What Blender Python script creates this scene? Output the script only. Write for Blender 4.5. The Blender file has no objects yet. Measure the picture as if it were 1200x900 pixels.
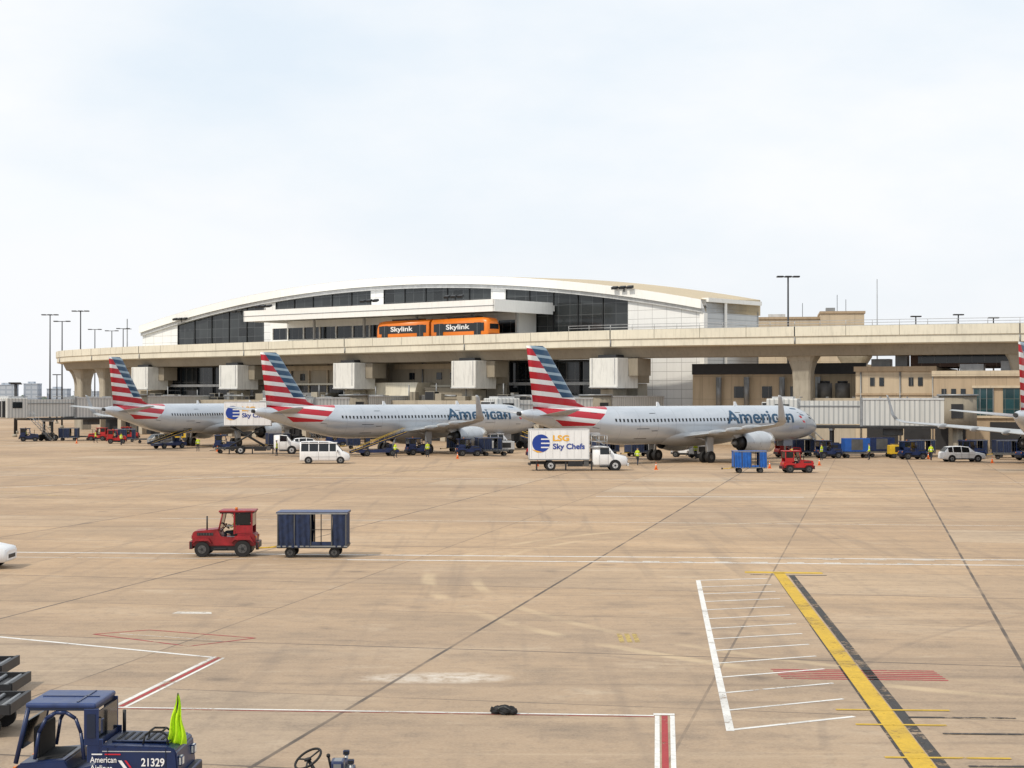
import bpy, bmesh, math, random
from mathutils import Vector, Matrix
random.seed(7)
scene = bpy.context.scene
pi = math.pi

# ------------------------------------------------------------------ materials
def nn(nt, t, **kw):
    n = nt.nodes.new(t)
    for k, v in kw.items():
        setattr(n, k, v)
    return n
def link(nt, a, b): nt.links.new(a, b)
def setin(nt, sock, v):
    if isinstance(v, bpy.types.NodeSocket): nt.links.new(v, sock)
    elif isinstance(v, (tuple, list)) and len(v) == 3 and sock.type == 'RGBA': sock.default_value = (*v, 1)
    else: sock.default_value = v
def M(nt, op, a, b=0.0, c=None):
    n = nn(nt, 'ShaderNodeMath', operation=op)
    setin(nt, n.inputs[0], a); setin(nt, n.inputs[1], b)
    if c is not None: setin(nt, n.inputs[2], c)
    return n.outputs[0]
def MIX(nt, f, a, b, mode='MIX'):
    n = nn(nt, 'ShaderNodeMix', data_type='RGBA', blend_type=mode)
    setin(nt, n.inputs[0], f); setin(nt, n.inputs[6], a); setin(nt, n.inputs[7], b)
    return n.outputs[2]
def NOISE(nt, vec, scale, detail=4, rough=.6):
    n = nn(nt, 'ShaderNodeTexNoise')
    n.inputs['Scale'].default_value = scale; n.inputs['Detail'].default_value = detail
    n.inputs['Roughness'].default_value = rough
    link(nt, vec, n.inputs['Vector']); return n.outputs['Fac']
def RANGE(nt, v, a, b, c=0., d=1.):
    n = nn(nt, 'ShaderNodeMapRange'); n.clamp = True
    setin(nt, n.inputs[0], v)
    for i, q in enumerate((a, b, c, d)): n.inputs[i+1].default_value = q
    return n.outputs[0]
def MAPV(nt, vec, scale=(1,1,1), rot=(0,0,0), loc=(0,0,0)):
    n = nn(nt, 'ShaderNodeMapping'); link(nt, vec, n.inputs[0])
    n.inputs['Scale'].default_value = scale; n.inputs['Rotation'].default_value = rot
    n.inputs['Location'].default_value = loc
    return n.outputs[0]
def newmat(name):
    m = bpy.data.materials.new(name); m.use_nodes = True
    nt = m.node_tree; p = nt.nodes['Principled BSDF']
    tc = nn(nt, 'ShaderNodeTexCoord')
    return m, nt, p, tc.outputs['Object']
def bumpit(nt, p, h, strength=.3, dist=.02):
    b = nn(nt, 'ShaderNodeBump'); b.inputs['Strength'].default_value = strength
    b.inputs['Distance'].default_value = dist
    link(nt, h, b.inputs['Height']); link(nt, b.outputs[0], p.inputs['Normal'])
def mat(name, col, rough=.55, metal=0., var=.15, scale=1.2, bump=0., grime=.25):
    m, nt, p, oc = newmat(name)
    n1 = NOISE(nt, oc, scale, 3, .65)
    dark = tuple(c*(1-var) for c in col); lite = tuple(min(1, c*(1+var*.7)) for c in col)
    c = MIX(nt, RANGE(nt, n1, .3, .7), dark, lite)
    if grime:
        st = NOISE(nt, MAPV(nt, oc, (2.2, 2.2, .35)), 1.3, 3, .7)
        g = M(nt, 'MULTIPLY', RANGE(nt, st, .48, .72), grime)
        c = MIX(nt, g, c, tuple(q*.35+.012 for q in col))
    link(nt, c, p.inputs['Base Color'])
    p.inputs['Metallic'].default_value = metal
    link(nt, RANGE(nt, n1, .2, .8, max(.05, rough-.08), min(1, rough+.1)), p.inputs['Roughness'])
    if bump: bumpit(nt, p, NOISE(nt, oc, scale*8, 3), bump)
    return m
def panel(name, col, dx, dz, line=(.2,.2,.2), lw=.04, rough=.6, var=.1, cell=.08, grime=.25, metal=0, offx=0., offz=0.):
    m, nt, p, oc = newmat(name)
    s = nn(nt, 'ShaderNodeSeparateXYZ'); link(nt, oc, s.inputs[0])
    h = M(nt, 'DIVIDE', M(nt, 'ADD', M(nt, 'ADD', s.outputs[0], s.outputs[1]), offx), dx)
    v = M(nt, 'DIVIDE', M(nt, 'ADD', s.outputs[2], offz), dz)
    fh = M(nt, 'FRACT', h); fv = M(nt, 'FRACT', v)
    l = M(nt, 'MAXIMUM', M(nt, 'LESS_THAN', fh, lw/dx), M(nt, 'LESS_THAN', fv, lw/dz))
    cmb = nn(nt, 'ShaderNodeCombineXYZ'); link(nt, M(nt, 'FLOOR', h), cmb.inputs[0]); link(nt, M(nt, 'FLOOR', v), cmb.inputs[1])
    wn = nn(nt, 'ShaderNodeTexWhiteNoise', noise_dimensions='3D'); link(nt, cmb.outputs[0], wn.inputs['Vector'])
    c = MIX(nt, wn.outputs[0], tuple(q*(1-cell) for q in col), tuple(min(1,q*(1+cell)) for q in col))
    n1 = NOISE(nt, oc, .35, 3, .65)
    c = MIX(nt, RANGE(nt, n1, .3, .7, 0, .6), c, tuple(q*(1-var*2) for q in col))
    if grime:
        st = NOISE(nt, MAPV(nt, oc, (1.4, 1.4, .12)), 1.0, 3, .7)
        c = MIX(nt, M(nt, 'MULTIPLY', RANGE(nt, st, .48, .72), grime), c, tuple(q*.45 for q in col))
    c = MIX(nt, l, c, line)
    link(nt, c, p.inputs['Base Color']); p.inputs['Roughness'].default_value = rough; p.inputs['Metallic'].default_value = metal
    return m

WHITE = mat('white_vehicle_paint', (.78,.79,.80), .3, 0, .04, 1, 0, .14)
NAVY = mat('navy_paint', (.008,.022,.085), .35, 0, .25, 2, 0, .3)
NAVYM = mat('navy_dark', (.006,.014,.04), .45)
NAVYTOP = mat('navy_roof_paint', (.02,.045,.15), .4, 0, .2, 3, 0, .3)
BLUE = mat('bright_blue_paint', (.008,.085,.36), .45, 0, .2)
RED = mat('red_tractor_paint', (.27,.008,.014), .42, 0, .35, 2.5, 0, .45)
BRED = mat('bright_red_paint', (.42,.012,.014), .4)
BLACK = mat('black_rubber', (.010,.010,.011), .75, 0, .3)
DARK = mat('dark_metal', (.022,.023,.026), .5, .2, .3)
HUB = mat('dull_hub_steel', (.09,.09,.09), .6, .2, .3)
GREY = mat('grey_metal', (.26,.27,.28), .45, .4, .2)
STEEL = mat('galvanized_steel', (.42,.43,.44), .4, .6, .2)
LGREY = mat('light_grey', (.50,.51,.52), .5)
YEL = mat('safety_yellow', (.62,.40,.02), .5, 0, .2, 2, 0, .4)
ORG = mat('safety_orange', (.8,.16,.02), .5)
LIME = mat('lime_fabric', (.50,.80,.01), .8, 0, .15, 6, .3, .1)
GLASS = mat('vehicle_glass', (.008,.011,.014), .08, 0, .2, 1, 0, 0)
CURT = mat('navy_curtain', (.016,.028,.072), .85, 0, .5, 4, .3, .3)
CURTB = mat('blue_curtain', (.010,.10,.40), .8, 0, .3, 3, .3, .3)
TAIL_L = mat('amber_light', (.7,.2,.02), .3)
LITE = mat('headlight_lens', (.8,.8,.75), .1, 0, 0, 1, 0, 0)
CREAM = mat('cream_concrete', (.68,.64,.53), .8, 0, .08, .15, 0, .30)
JOINT = mat('parapet_joint_sealant', (.22,.20,.16), .9)
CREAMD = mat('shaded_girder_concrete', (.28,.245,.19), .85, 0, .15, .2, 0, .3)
CONC = mat('column_concrete', (.36,.33,.27), .85, 0, .15, .3, 0, .4)
PORT = mat('portal_white', (.68,.68,.65), .7, 0, .06, .3, 0, .35)
WPAN = panel('white_metal_panel', (.78,.79,.79), 2.6, 1.3, (.42,.42,.42), .07, .5, .03, .03, .12)
GPAN = panel('grey_metal_panel', (.50,.53,.56), 30, .75, (.30,.32,.34), .09, .5, .04, .02, .15)
FASC = mat('white_fascia', (.82,.82,.80), .5, 0, .03, .1, 0, .12)
DGLASS = panel('dark_curtain_glass', (.026,.030,.032), 2.2, 1.6, (.075,.08,.085), .08, .10, .1, .6, 0)
CGLASS = panel('concourse_glass', (.012,.017,.022), 1.6, 3.1, (.09,.09,.09), .10, .10, .1, .5, 0)
TEAL = panel('teal_glass', (.015,.055,.065), 1.1, 1.3, (.10,.11,.10), .06, .12, .1, .5, 0)
TAN = panel('tan_precast', (.42,.32,.215), 3.8, 30, (.26,.20,.14), .06, .85, .08, .05, .35)
TAN2 = panel('light_tan_precast', (.52,.43,.31), 4.2, 3.2, (.34,.28,.21), .06, .85, .06, .04, .35)
BROWN = panel('brown_band', (.14,.075,.05), 2.4, 30, (.28,.19,.13), .12, .6, .1, .2, .2)
CONCW = panel('concourse_precast', (.43,.38,.30), 6.0, 30, (.24,.21,.17), .08, .85, .08, .04, .4)
ROOFT = mat('tan_roof_metal', (.50,.41,.27), .6, 0, .08, .2)
BRIDGE = panel('corrugated_bridge', (.56,.56,.54), .55, 30, (.34,.35,.35), .18, .55, .06, .02, .35)
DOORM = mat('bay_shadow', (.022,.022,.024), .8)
SKIN = (.45,.27,.19)

# ------------------------------------------------------------------ builder
class B:
    def __init__(s): s.bm = bmesh.new(); s.m = []
    def mi(s, m):
        if m not in s.m: s.m.append(m)
        return s.m.index(m)
    def face(s, pts, m, smooth=False):
        vs = [s.bm.verts.new(p) for p in pts]
        f = s.bm.faces.new(vs); f.material_index = s.mi(m); f.smooth = smooth; return f
    def box(s, c, d, m, rz=0, bev=0, ry=0, rx=0, tx=1., ty=1.):
        R = Matrix.Rotation(rz, 3, 'Z') @ Matrix.Rotation(ry, 3, 'Y') @ Matrix.Rotation(rx, 3, 'X')
        vs = []
        for z in (-.5, .5):
            for x, y in ((-.5,-.5),(.5,-.5),(.5,.5),(-.5,.5)):
                kx = tx if z > 0 else 1; ky = ty if z > 0 else 1
                vs.append(s.bm.verts.new(Vector(c)+R @ Vector((x*d[0]*kx, y*d[1]*ky, z*d[2]))))
        fs = []
        for q in ((3,2,1,0),(4,5,6,7),(0,1,5,4),(1,2,6,5),(2,3,7,6),(3,0,4,7)):
            f = s.bm.faces.new([vs[i] for i in q]); f.material_index = s.mi(m); fs.append(f)
        if bev:
            es = list({e for f in fs for e in f.edges})
            bmesh.ops.bevel(s.bm, geom=es, offset=bev, segments=2, affect='EDGES', profile=.5)
        return s
    def span(s, x0, x1, y0, y1, z0, z1, m, bev=0):
        return s.box(((x0+x1)/2,(y0+y1)/2,(z0+z1)/2), (x1-x0,y1-y0,z1-z0), m, bev=bev)
    def loft(s, rings, m, smooth=True, cap=True, closed=True):
        R = [[s.bm.verts.new(p) for p in r] for r in rings]
        n = len(R[0])
        for a, b in zip(R, R[1:]):
            for i in range(n if closed else n-1):
                j = (i+1) % n
                f = s.bm.faces.new((a[i], a[j], b[j], b[i])); f.smooth = smooth
                f.material_index = s.mi(m)
        if cap and closed:
            for r in (R[0], R[-1]):
                f = s.bm.faces.new(r); f.material_index = s.mi(m)
        return s
    def cyl(s, a, b, r, m, r2=None, n=12, smooth=True):
        a, b = Vector(a), Vector(b); r2 = r if r2 is None else r2
        q = (b-a).to_track_quat('Z', 'Y')
        ring = lambda p, rr: [p+q @ Vector((rr*math.cos(2*pi*i/n), rr*math.sin(2*pi*i/n), 0)) for i in range(n)]
        return s.loft([ring(a, r), ring(b, r2)], m, smooth)
    def prism(s, prof, y0, y1, m, bev=0):   # profile in x,z
        a = [s.bm.verts.new((x, y0, z)) for x, z in prof]; b = [s.bm.verts.new((x, y1, z)) for x, z in prof]
        fs = [s.bm.faces.new(a), s.bm.faces.new(b)]
        n = len(prof)
        for i in range(n):
            fs.append(s.bm.faces.new((a[i], a[(i+1) % n], b[(i+1) % n], b[i])))
        for f in fs: f.material_index = s.mi(m)
        if bev:
            bmesh.ops.bevel(s.bm, geom=list({e for f in fs for e in f.edges}), offset=bev, segments=2, affect='EDGES')
        return s
    def wheel(s, x, y, r, w, side=-1, hub=None):
        hub = hub or HUB
        s.cyl((x, y-w/2, r), (x, y+w/2, r), r*.96, BLACK, n=22)
        s.cyl((x, y-w*.36, r), (x, y+w*.36, r), r, BLACK, n=22)
        e = y+side*(w/2)
        s.cyl((x, e-side*.02, r), (x, e+side*.012, r), r*.55, hub, n=14)
        s.cyl((x, e, r), (x, e+side*.03, r), r*.2, DARK, n=8)
        for k in range(5):
            a = 2*pi*k/5; s.cyl((x+r*.36*math.cos(a), e, r+r*.36*math.sin(a)), (x+r*.36*math.cos(a), e+side*.022, r+r*.36*math.sin(a)), r*.07, DARK, n=5)
    def ell(s, c, d, m, n=12, k=8):
        rings = []
        for i in range(1, k):
            t = pi*i/k
            rings.append([Vector(c)+Vector((d[0]*math.cos(t), d[1]*math.sin(t)*math.cos(2*pi*j/n), d[2]*math.sin(t)*math.sin(2*pi*j/n))) for j in range(n)])
        return s.loft(rings, m)
    def done(s, name, parent=None, loc=None, rz=0):
        bmesh.ops.recalc_face_normals(s.bm, faces=s.bm.faces)
        me = bpy.data.meshes.new(name); s.bm.to_mesh(me); s.bm.free()
        for m in s.m: me.materials.append(m)
        o = bpy.data.objects.new(name, me); scene.collection.objects.link(o)
        if parent: o.parent = parent
        if loc is not None: o.location = loc
        o.rotation_euler[2] = rz
        return o
def root(name, loc, rz=0):
    e = bpy.data.objects.new(name, None); scene.collection.objects.link(e)
    e.location = loc if len(loc) == 3 else (*loc, 0); e.rotation_euler[2] = rz; e.empty_display_size = 1
    return e
def textmesh(body, weight=.0):
    cu = bpy.data.curves.new('t', 'FONT'); cu.body = body; cu.offset = weight
    o = bpy.data.objects.new('t', cu); scene.collection.objects.link(o)
    dg = bpy.context.evaluated_depsgraph_get(); dg.update()
    me = bpy.data.meshes.new_from_object(o.evaluated_get(dg))
    bpy.data.objects.remove(o)
    return me
def label(body, m, parent, x0, z0, w, h, y, name, weight=.015, flip=False):
    me = textmesh(body, weight)
    xs = [v.co.x for v in me.vertices]; ys = [v.co.y for v in me.vertices]
    sx = w/(max(xs)-min(xs)); sz = h/(max(ys)-min(ys)); ax, az = min(xs), min(ys)
    for v in me.vertices:
        X = (v.co.x-ax)*sx; Z = (v.co.y-az)*sz
        v.co = (x0+X if not flip else x0-X, y, z0+Z)
    me.materials.clear(); me.materials.append(m)
    o = bpy.data.objects.new(name, me); scene.collection.objects.link(o); o.parent = parent
    return o
def flatmat(name, col, rough=.5): return mat(name, col, rough, 0, .05, 1, 0, 0)
TXTBLUE = flatmat('lettering_slate_blue', (.020,.075,.15), .6); TXTW = flatmat('lettering_white', (.8,.8,.8))
TXTY = flatmat('lettering_amber', (.8,.42,.02)); TXTB = flatmat('lettering_blue', (.006,.04,.28)); TXTR = flatmat('lettering_red', (.55,.015,.03))

# ------------------------------------------------------------------ world, sun, camera
SUN = Vector((-.62, -.60, .95)).normalized()
el = math.asin(SUN.z); az = math.atan2(SUN.x, SUN.y)
w = bpy.data.worlds.new('World'); scene.world = w; w.use_nodes = True
nt = w.node_tree; bg = nt.nodes['Background']
sky = nn(nt, 'ShaderNodeTexSky', sky_type='NISHITA'); sky.sun_disc = False
sky.sun_elevation = el; sky.sun_rotation = az; sky.dust_density = 2.0; sky.air_density = 1.0
tc = nn(nt, 'ShaderNodeTexCoord')
v1 = MAPV(nt, tc.outputs['Generated'], (1.5, 1.5, 3.6), (0, .16, .9))
n1 = NOISE(nt, v1, 2.1, 7, .52)
n2 = NOISE(nt, MAPV(nt, tc.outputs['Generated'], (1.2,1.2,2.6), (0,0,0), (4,2,1)), 5.5, 6, .55)
nm = M(nt, 'ADD', M(nt,'MULTIPLY', n1, .75), M(nt,'MULTIPLY', n2, .25))
cl = RANGE(nt, nm, .38, .60, .87, .985)
sp = nn(nt, 'ShaderNodeSeparateXYZ'); link(nt, tc.outputs['Generated'], sp.inputs[0])
hz = RANGE(nt, sp.outputs[2], 0, .14, .5, 0)
lf = RANGE(nt, sp.outputs[0], -.32, .25, .5, 0)
cl = M(nt, 'MAXIMUM', cl, M(nt, 'ADD', M(nt, 'ADD', hz, lf), .45))
cl = M(nt, 'MINIMUM', cl, .985)
cc = MIX(nt, RANGE(nt, nm, .38, .60), (8.75, 9.65, 10.5), (9.8, 10.0, 10.2))
cc = MIX(nt, RANGE(nt, sp.outputs[2], 0, .13, .75, 0), cc, (9.7, 9.75, 10.0))
link(nt, MIX(nt, cl, sky.outputs[0], cc), bg.inputs[0]); bg.inputs[1].default_value = .1
sl = bpy.data.lights.new('sun', 'SUN'); sl.energy = 2.7; sl.angle = math.radians(2.5); sl.color = (1, .91, .77)
so = bpy.data.objects.new('sun', sl); scene.collection.objects.link(so)
so.rotation_euler = SUN.to_track_quat('Z', 'Y').to_euler(); so.location = (0, 0, 60)
cam = bpy.data.cameras.new('camera'); co = bpy.data.objects.new('camera', cam); scene.collection.objects.link(co)
co.location = (0, 0, 7); co.rotation_euler = (math.radians(90.372), 0, 0)
cam.lens = 60; cam.sensor_width = 36; cam.clip_start = .5; cam.clip_end = 12000
scene.camera = co
scene.view_settings.view_transform = 'Standard'; scene.view_settings.look = 'None'; scene.view_settings.exposure = 0

# ------------------------------------------------------------------ ground
def ground_mat():
    m, nt, p, oc = newmat('apron_concrete')
    r = MAPV(nt, oc, (1,1,1), (0,0,.207), (-3.85, 0, 0))
    s = nn(nt, 'ShaderNodeSeparateXYZ'); link(nt, r, s.inputs[0])
    P = 7.63
    def lines(sock, per, wd):
        f = M(nt, 'ABSOLUTE', M(nt, 'SUBTRACT', M(nt, 'FRACT', M(nt, 'ADD', M(nt, 'DIVIDE', sock, per), .5)), .5))
        return M(nt, 'LESS_THAN', f, wd/per)
    so_ = nn(nt, 'ShaderNodeSeparateXYZ'); link(nt, oc, so_.inputs[0]); X, Y = so_.outputs[0], so_.outputs[1]
    big = NOISE(nt, MAPV(nt, oc, (.6,1,1)), .022, 4, .62)
    med = NOISE(nt, MAPV(nt, r, (.55,1,1)), .16, 7, .72)
    fine = NOISE(nt, oc, 2.2, 5, .75)
    gr = NOISE(nt, oc, 14, 2, .7)
    c = MIX(nt, RANGE(nt, big, .36, .64), (.365,.232,.128), (.50,.335,.19))
    c = MIX(nt, RANGE(nt, med, .46, .66, 0, .6), c, (.24,.165,.105))
    c = MIX(nt, RANGE(nt, med, .46, .32, 0, .5), c, (.57,.42,.27))
    cmb = nn(nt, 'ShaderNodeCombineXYZ'); link(nt, M(nt, 'FLOOR', M(nt,'DIVIDE',s.outputs[0],P)), cmb.inputs[0]); link(nt, M(nt, 'FLOOR', M(nt,'DIVIDE',s.outputs[1],P)), cmb.inputs[1])
    wn = nn(nt, 'ShaderNodeTexWhiteNoise', noise_dimensions='3D'); link(nt, cmb.outputs[0], wn.inputs['Vector'])
    c = MIX(nt, RANGE(nt, wn.outputs[0], 0, 1, 0, .22), c, (.22,.165,.12))
    c = MIX(nt, RANGE(nt, wn.outputs[0], .90, .94, 0, .28), c, (.56,.46,.34))
    c = MIX(nt, RANGE(nt, wn.outputs[0], .08, .05, 0, .3), c, (.20,.155,.12))
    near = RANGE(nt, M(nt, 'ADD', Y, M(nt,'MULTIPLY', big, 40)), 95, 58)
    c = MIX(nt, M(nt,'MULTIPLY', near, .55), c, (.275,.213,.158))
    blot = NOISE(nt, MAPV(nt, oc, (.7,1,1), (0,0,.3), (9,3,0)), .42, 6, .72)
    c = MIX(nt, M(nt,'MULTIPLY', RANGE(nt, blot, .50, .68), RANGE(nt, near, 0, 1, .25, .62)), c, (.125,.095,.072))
    c = MIX(nt, RANGE(nt, blot, .42, .30, 0, .5), c, (.50,.40,.29))
    c = MIX(nt, RANGE(nt, fine, .50, .70, 0, .50), c, (.16,.12,.09))
    c = MIX(nt, RANGE(nt, gr, .35, .65, .0, .28), c, (.50,.40,.29))
    st = NOISE(nt, MAPV(nt, oc, (.035, 1.1, 1), (0,0,.10)), 1.0, 4, .62)
    c = MIX(nt, RANGE(nt, st, .54, .70, 0, .40), c, (.14,.105,.078))
    c = MIX(nt, RANGE(nt, st, .40, .28, 0, .3), c, (.56,.44,.31))
    st2 = NOISE(nt, MAPV(nt, oc, (1.6, .05, 1), (0,0,.12)), .6, 3, .6)
    c = MIX(nt, RANGE(nt, st2, .56, .70, 0, .30), c, (.17,.13,.10))
    brk = RANGE(nt, NOISE(nt, oc, .25, 3, .6), .42, .60)
    def arc(cx, cy, R, wd, amt, col, c):
        dx = M(nt,'SUBTRACT',X,cx); dy = M(nt,'SUBTRACT',Y,cy)
        d = M(nt,'SQRT', M(nt,'ADD',M(nt,'MULTIPLY',dx,dx),M(nt,'MULTIPLY',dy,dy)))
        q = M(nt,'ABSOLUTE', M(nt,'SUBTRACT', d, R))
        return MIX(nt, M(nt,'MULTIPLY', RANGE(nt, q, wd, wd*.4, 0, amt), brk), c, col)
    for cx, cy, R, wd, amt, col in ((28,66,31.2,.35,.42,(.62,.48,.30)),(28,66,29.4,.30,.35,(.62,.48,.30)),(-30,95,34,.2,.22,(.12,.09,.07)),(-30,95,32.2,.2,.22,(.12,.09,.07)),(-8,30,19,.12,.22,(.11,.085,.07)),(40,30,34,.14,.25,(.11,.085,.07))):
        c = arc(cx, cy, R, wd, amt, col, c)
    vo = nn(nt, 'ShaderNodeTexVoronoi'); vo.inputs['Scale'].default_value = .22; link(nt, oc, vo.inputs['Vector'])
    sp_ = RANGE(nt, M(nt,'ADD',vo.outputs['Distance'], M(nt,'MULTIPLY',fine,.35)), .30, .18, 0, .55)
    c = MIX(nt, sp_, c, (.08,.065,.055))
    dx = M(nt,'DIVIDE',M(nt,'ADD',X,1.9),2.2); dy = M(nt,'DIVIDE',M(nt,'SUBTRACT',Y,42.3),.9)
    dd = M(nt,'ADD',M(nt,'ADD',M(nt,'MULTIPLY',dx,dx),M(nt,'MULTIPLY',dy,dy)), M(nt,'MULTIPLY',M(nt,'SUBTRACT',blot,.5),2.5))
    pl = M(nt,'MULTIPLY', RANGE(nt, dd, 1, 0, 0, .75), RANGE(nt, fine, .62, .42, .1, 1))
    c = MIX(nt, pl, c, (.62,.58,.52))
    j1 = M(nt, 'MAXIMUM', lines(s.outputs[0], P*2, .055), lines(s.outputs[1], P*2, .05))
    j2 = M(nt, 'MAXIMUM', lines(s.outputs[0], P, .035), lines(s.outputs[1], P, .04))
    jn = RANGE(nt, NOISE(nt, oc, .4, 2), .35, .6, .35, 1)
    c = MIX(nt, M(nt,'MULTIPLY', M(nt,'MULTIPLY', j1, .80), jn), c, (.045,.038,.034))
    c = MIX(nt, M(nt,'MULTIPLY', M(nt,'MULTIPLY', j2, .62), jn), c, (.08,.062,.05))
    link(nt, c, p.inputs['Base Color'])
    link(nt, RANGE(nt, med, .3, .7, .75, .95), p.inputs['Roughness'])
    bumpit(nt, p, gr, .15, .01)
    return m
g = B(); S = 6000
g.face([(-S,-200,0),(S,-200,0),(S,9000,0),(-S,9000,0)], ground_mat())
g.done('ground')

# ------------------------------------------------------------------ painted markings
def paint(name, col, wear=.5):
    m, nt, p, oc = newmat(name)
    n = NOISE(nt, oc, 4.0, 5, .8); n2 = NOISE(nt, oc, .5, 4, .6)
    a = RANGE(nt, M(nt, 'ADD', M(nt,'MULTIPLY',n,.7), M(nt,'MULTIPLY',n2,.45)), wear, wear+.10, 1, .08)
    c = MIX(nt, RANGE(nt, n, .35, .65), tuple(c*.68 for c in col), col)
    link(nt, MIX(nt, RANGE(nt, n2, .5, .7, 0, .35), c, (.16,.12,.09)), p.inputs['Base Color'])
    p.inputs['Roughness'].default_value = .8
    tr = nn(nt, 'ShaderNodeBsdfTransparent'); mx = nn(nt, 'ShaderNodeMixShader')
    link(nt, a, mx.inputs[0]); link(nt, tr.outputs[0], mx.inputs[1]); link(nt, p.outputs[0], mx.inputs[2])
    link(nt, mx.outputs[0], nt.nodes['Material Output'].inputs[0]); return m
PW = paint('white_marking_paint', (.80,.79,.76), .63); PY = paint('yellow_marking_paint', (.64,.41,.03), .63)
PR = paint('red_marking_paint', (.40,.04,.045), .60); PK = paint('black_marking_paint', (.045,.042,.04), .58)
PF = paint('faded_white_paint', (.68,.63,.56), .59); PYF = paint('faded_yellow_paint', (.55,.40,.12), .52)
mk = B()
def stripe(a, b, wd, m, z=.004):
    a, b = Vector(a), Vector(b); d = (b-a).normalized(); n = Vector((-d.y, d.x))*wd/2
    mk.face([(*(a-n), z), (*(b-n), z), (*(b+n), z), (*(a+n), z)], m)
Y0, Y1 = Vector((7.55, 29.5)), Vector((10.5, 67.2))
stripe(Y0+Vector((.36,0)), Y1+Vector((.34,-1)), .24, PK, .004)
stripe(Y0+Vector((-.25,0)), Y1+Vector((-.26,-1)), .10, PK, .004)
stripe(Y0, Y1, .44, PY, .008)
stripe((9.2,67.5),(12.2,67.1), .6, PY, .008)
stripe((9.3,66.6),(12.2,66.2), .22, PK, .004)
stripe((7.03,64.5),(4.55,35.6), .17, PW)
for i in range(14):
    t = i/13; a = Vector((7.03,64.5)).lerp(Vector((4.55,35.7)), t); e = Vector((9.75,65.2)).lerp(Vector((7.45,37.2)), t)
    stripe(a, e, .115 if i not in (0, 13) else .14, PW, .006)
for k, (ya, xa, xb) in enumerate(((38.0,7.2,9.7),(36.3,7.3,9.2),(37.1,8.6,10.9),(33.0,7.2,9.6),(35.3,8.9,11.6),(32.2,8.6,13))):
    stripe((xa,ya),(xb,ya-.12), .14, PY if k in (0,1,3) else PK, .012)
for i in range(6): stripe((6.6+i*.02, 43.6-i*.28),(10.7, 43.3-i*.28), .13, PR)
stripe((-30,76.7),(40,71.0), .24, PW); stripe((-7,72.6),(40,68.5), .24, PW)
stripe((-30,74.4),(-7,72.7), .14, PF)
for i in range(9): stripe((4+i*1.5,72.0-i*.13),(4.7+i*1.5,71.94-i*.13), .35, PF)
for i in range(4): stripe((13+i*2.0,72.8-i*.16),(13.9+i*2.0,72.7-i*.16), .3, PF)
stripe((-24,54.6),(-8.0,45.6), .15, PW); stripe((-7.95,45.7),(-8.95,38.3), .12, PW)
stripe((-7.80,45.6),(-8.80,38.4), .11, PR); stripe((-7.68,45.5),(-8.68,38.3), .08, PW)
stripe((-8.95,38.3),(3.1,37.3), .11, PW, .006)
stripe((-8.95,38.15),(3.1,37.15), .05, PR, .007)
for a, b in (((-12.25,50),(-10.8,50.9)),((-10.8,50.9),(-7.4,49.2)),((-7.4,49.2),(-9,47.6)),((-9,47.6),(-12.25,50))): stripe(a, b, .09, PR)
stripe((-11.5,50.1),(-8.3,48.7), .07, PF)
stripe((3.17,37.3),(2.55,30), .10, PW); stripe((3.5,37.3),(2.85,30), .10, PW); stripe((3.33,37.3),(2.7,30), .13, PR)
stripe((3.1,37.45),(3.56,37.42), .2, PW, .009)
stripe((5.8,118),(20,117), .3, PW); stripe((-60,105),(-20,150), .3, PF); stripe((-46,128),(-30,118), .3, PYF)
stripe((-52,150),(60,134), .26, PF); stripe((-20,97),(30,91), .18, PF)
for hx, hy, s_, c_ in ((17.7,179.5,.755,.655),(-12.9,206,.706,.708),(-40.8,233,.45,.893)):
    stripe((hx-60*s_,hy-60*c_),(hx+20*s_,hy+20*c_), .3, PYF, .006)
mk.face([(-10.9,54.7,.005),(-9.6,54.6,.005),(-9.7,55.1,.005),(-10.8,55.2,.005)], PF)
for i in range(3): mk.face([(3.05+i*.22,48.3,.005),(3.19+i*.22,48.3,.005),(3.21+i*.22,50.2,.005),(3.07+i*.22,50.2,.005)], PYF)
mk.done('apron_markings')

# ------------------------------------------------------------------ elevated guideway
def smooth_path(P, n=8):
    out = []
    for i in range(len(P)-1):
        p0 = Vector(P[max(i-1,0)]); p1 = Vector(P[i]); p2 = Vector(P[i+1]); p3 = Vector(P[min(i+2,len(P)-1)])
        for k in range(n):
            t = k/n
            out.append(.5*((2*p1)+(-p0+p2)*t+(2*p0-5*p1+4*p2-p3)*t*t+(-p0+3*p1-3*p2+p3)*t**3))
    out.append(Vector(P[-1])); return out
path = smooth_path([(-60,520),(-80,472),(-90,430),(-95,400),(-94,372),(-88.5,350),(-78,333),(-65.6,317),(-43,295),(-24,277),(-4.3,259),(16,240.5),(39,228.5),(65,217.5),(98,207),(140,198),(200,190)])
def sweep(b, pth, prof, m, matfn=None):
    rings = []
    for i, p in enumerate(pth):
        d = (pth[min(i+1,len(pth)-1)]-pth[max(i-1,0)]).normalized(); n = Vector((-d.y, d.x))
        rings.append([Vector((p.x+n.x*o, p.y+n.y*o, z)) for o, z in prof])
    b.loft(rings, m, False)
gw = root('elevated_guideway', (0,0,0))
b = B()
sweep(b, path, [(-4.3,16),(-4.3,14.75),(-4.12,14.7),(-4.12,13.75),(-3.4,13.6),(3.4,13.6),(4.12,13.75),(4.12,14.7),(4.3,14.75),(4.3,16),(4.05,16),(4.05,14.9),(-4.05,14.9),(-4.05,16)], CREAM)
b.done('deck_and_parapets', gw)
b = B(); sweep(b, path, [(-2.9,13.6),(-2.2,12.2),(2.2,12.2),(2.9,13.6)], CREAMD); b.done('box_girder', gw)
b = B()
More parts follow.
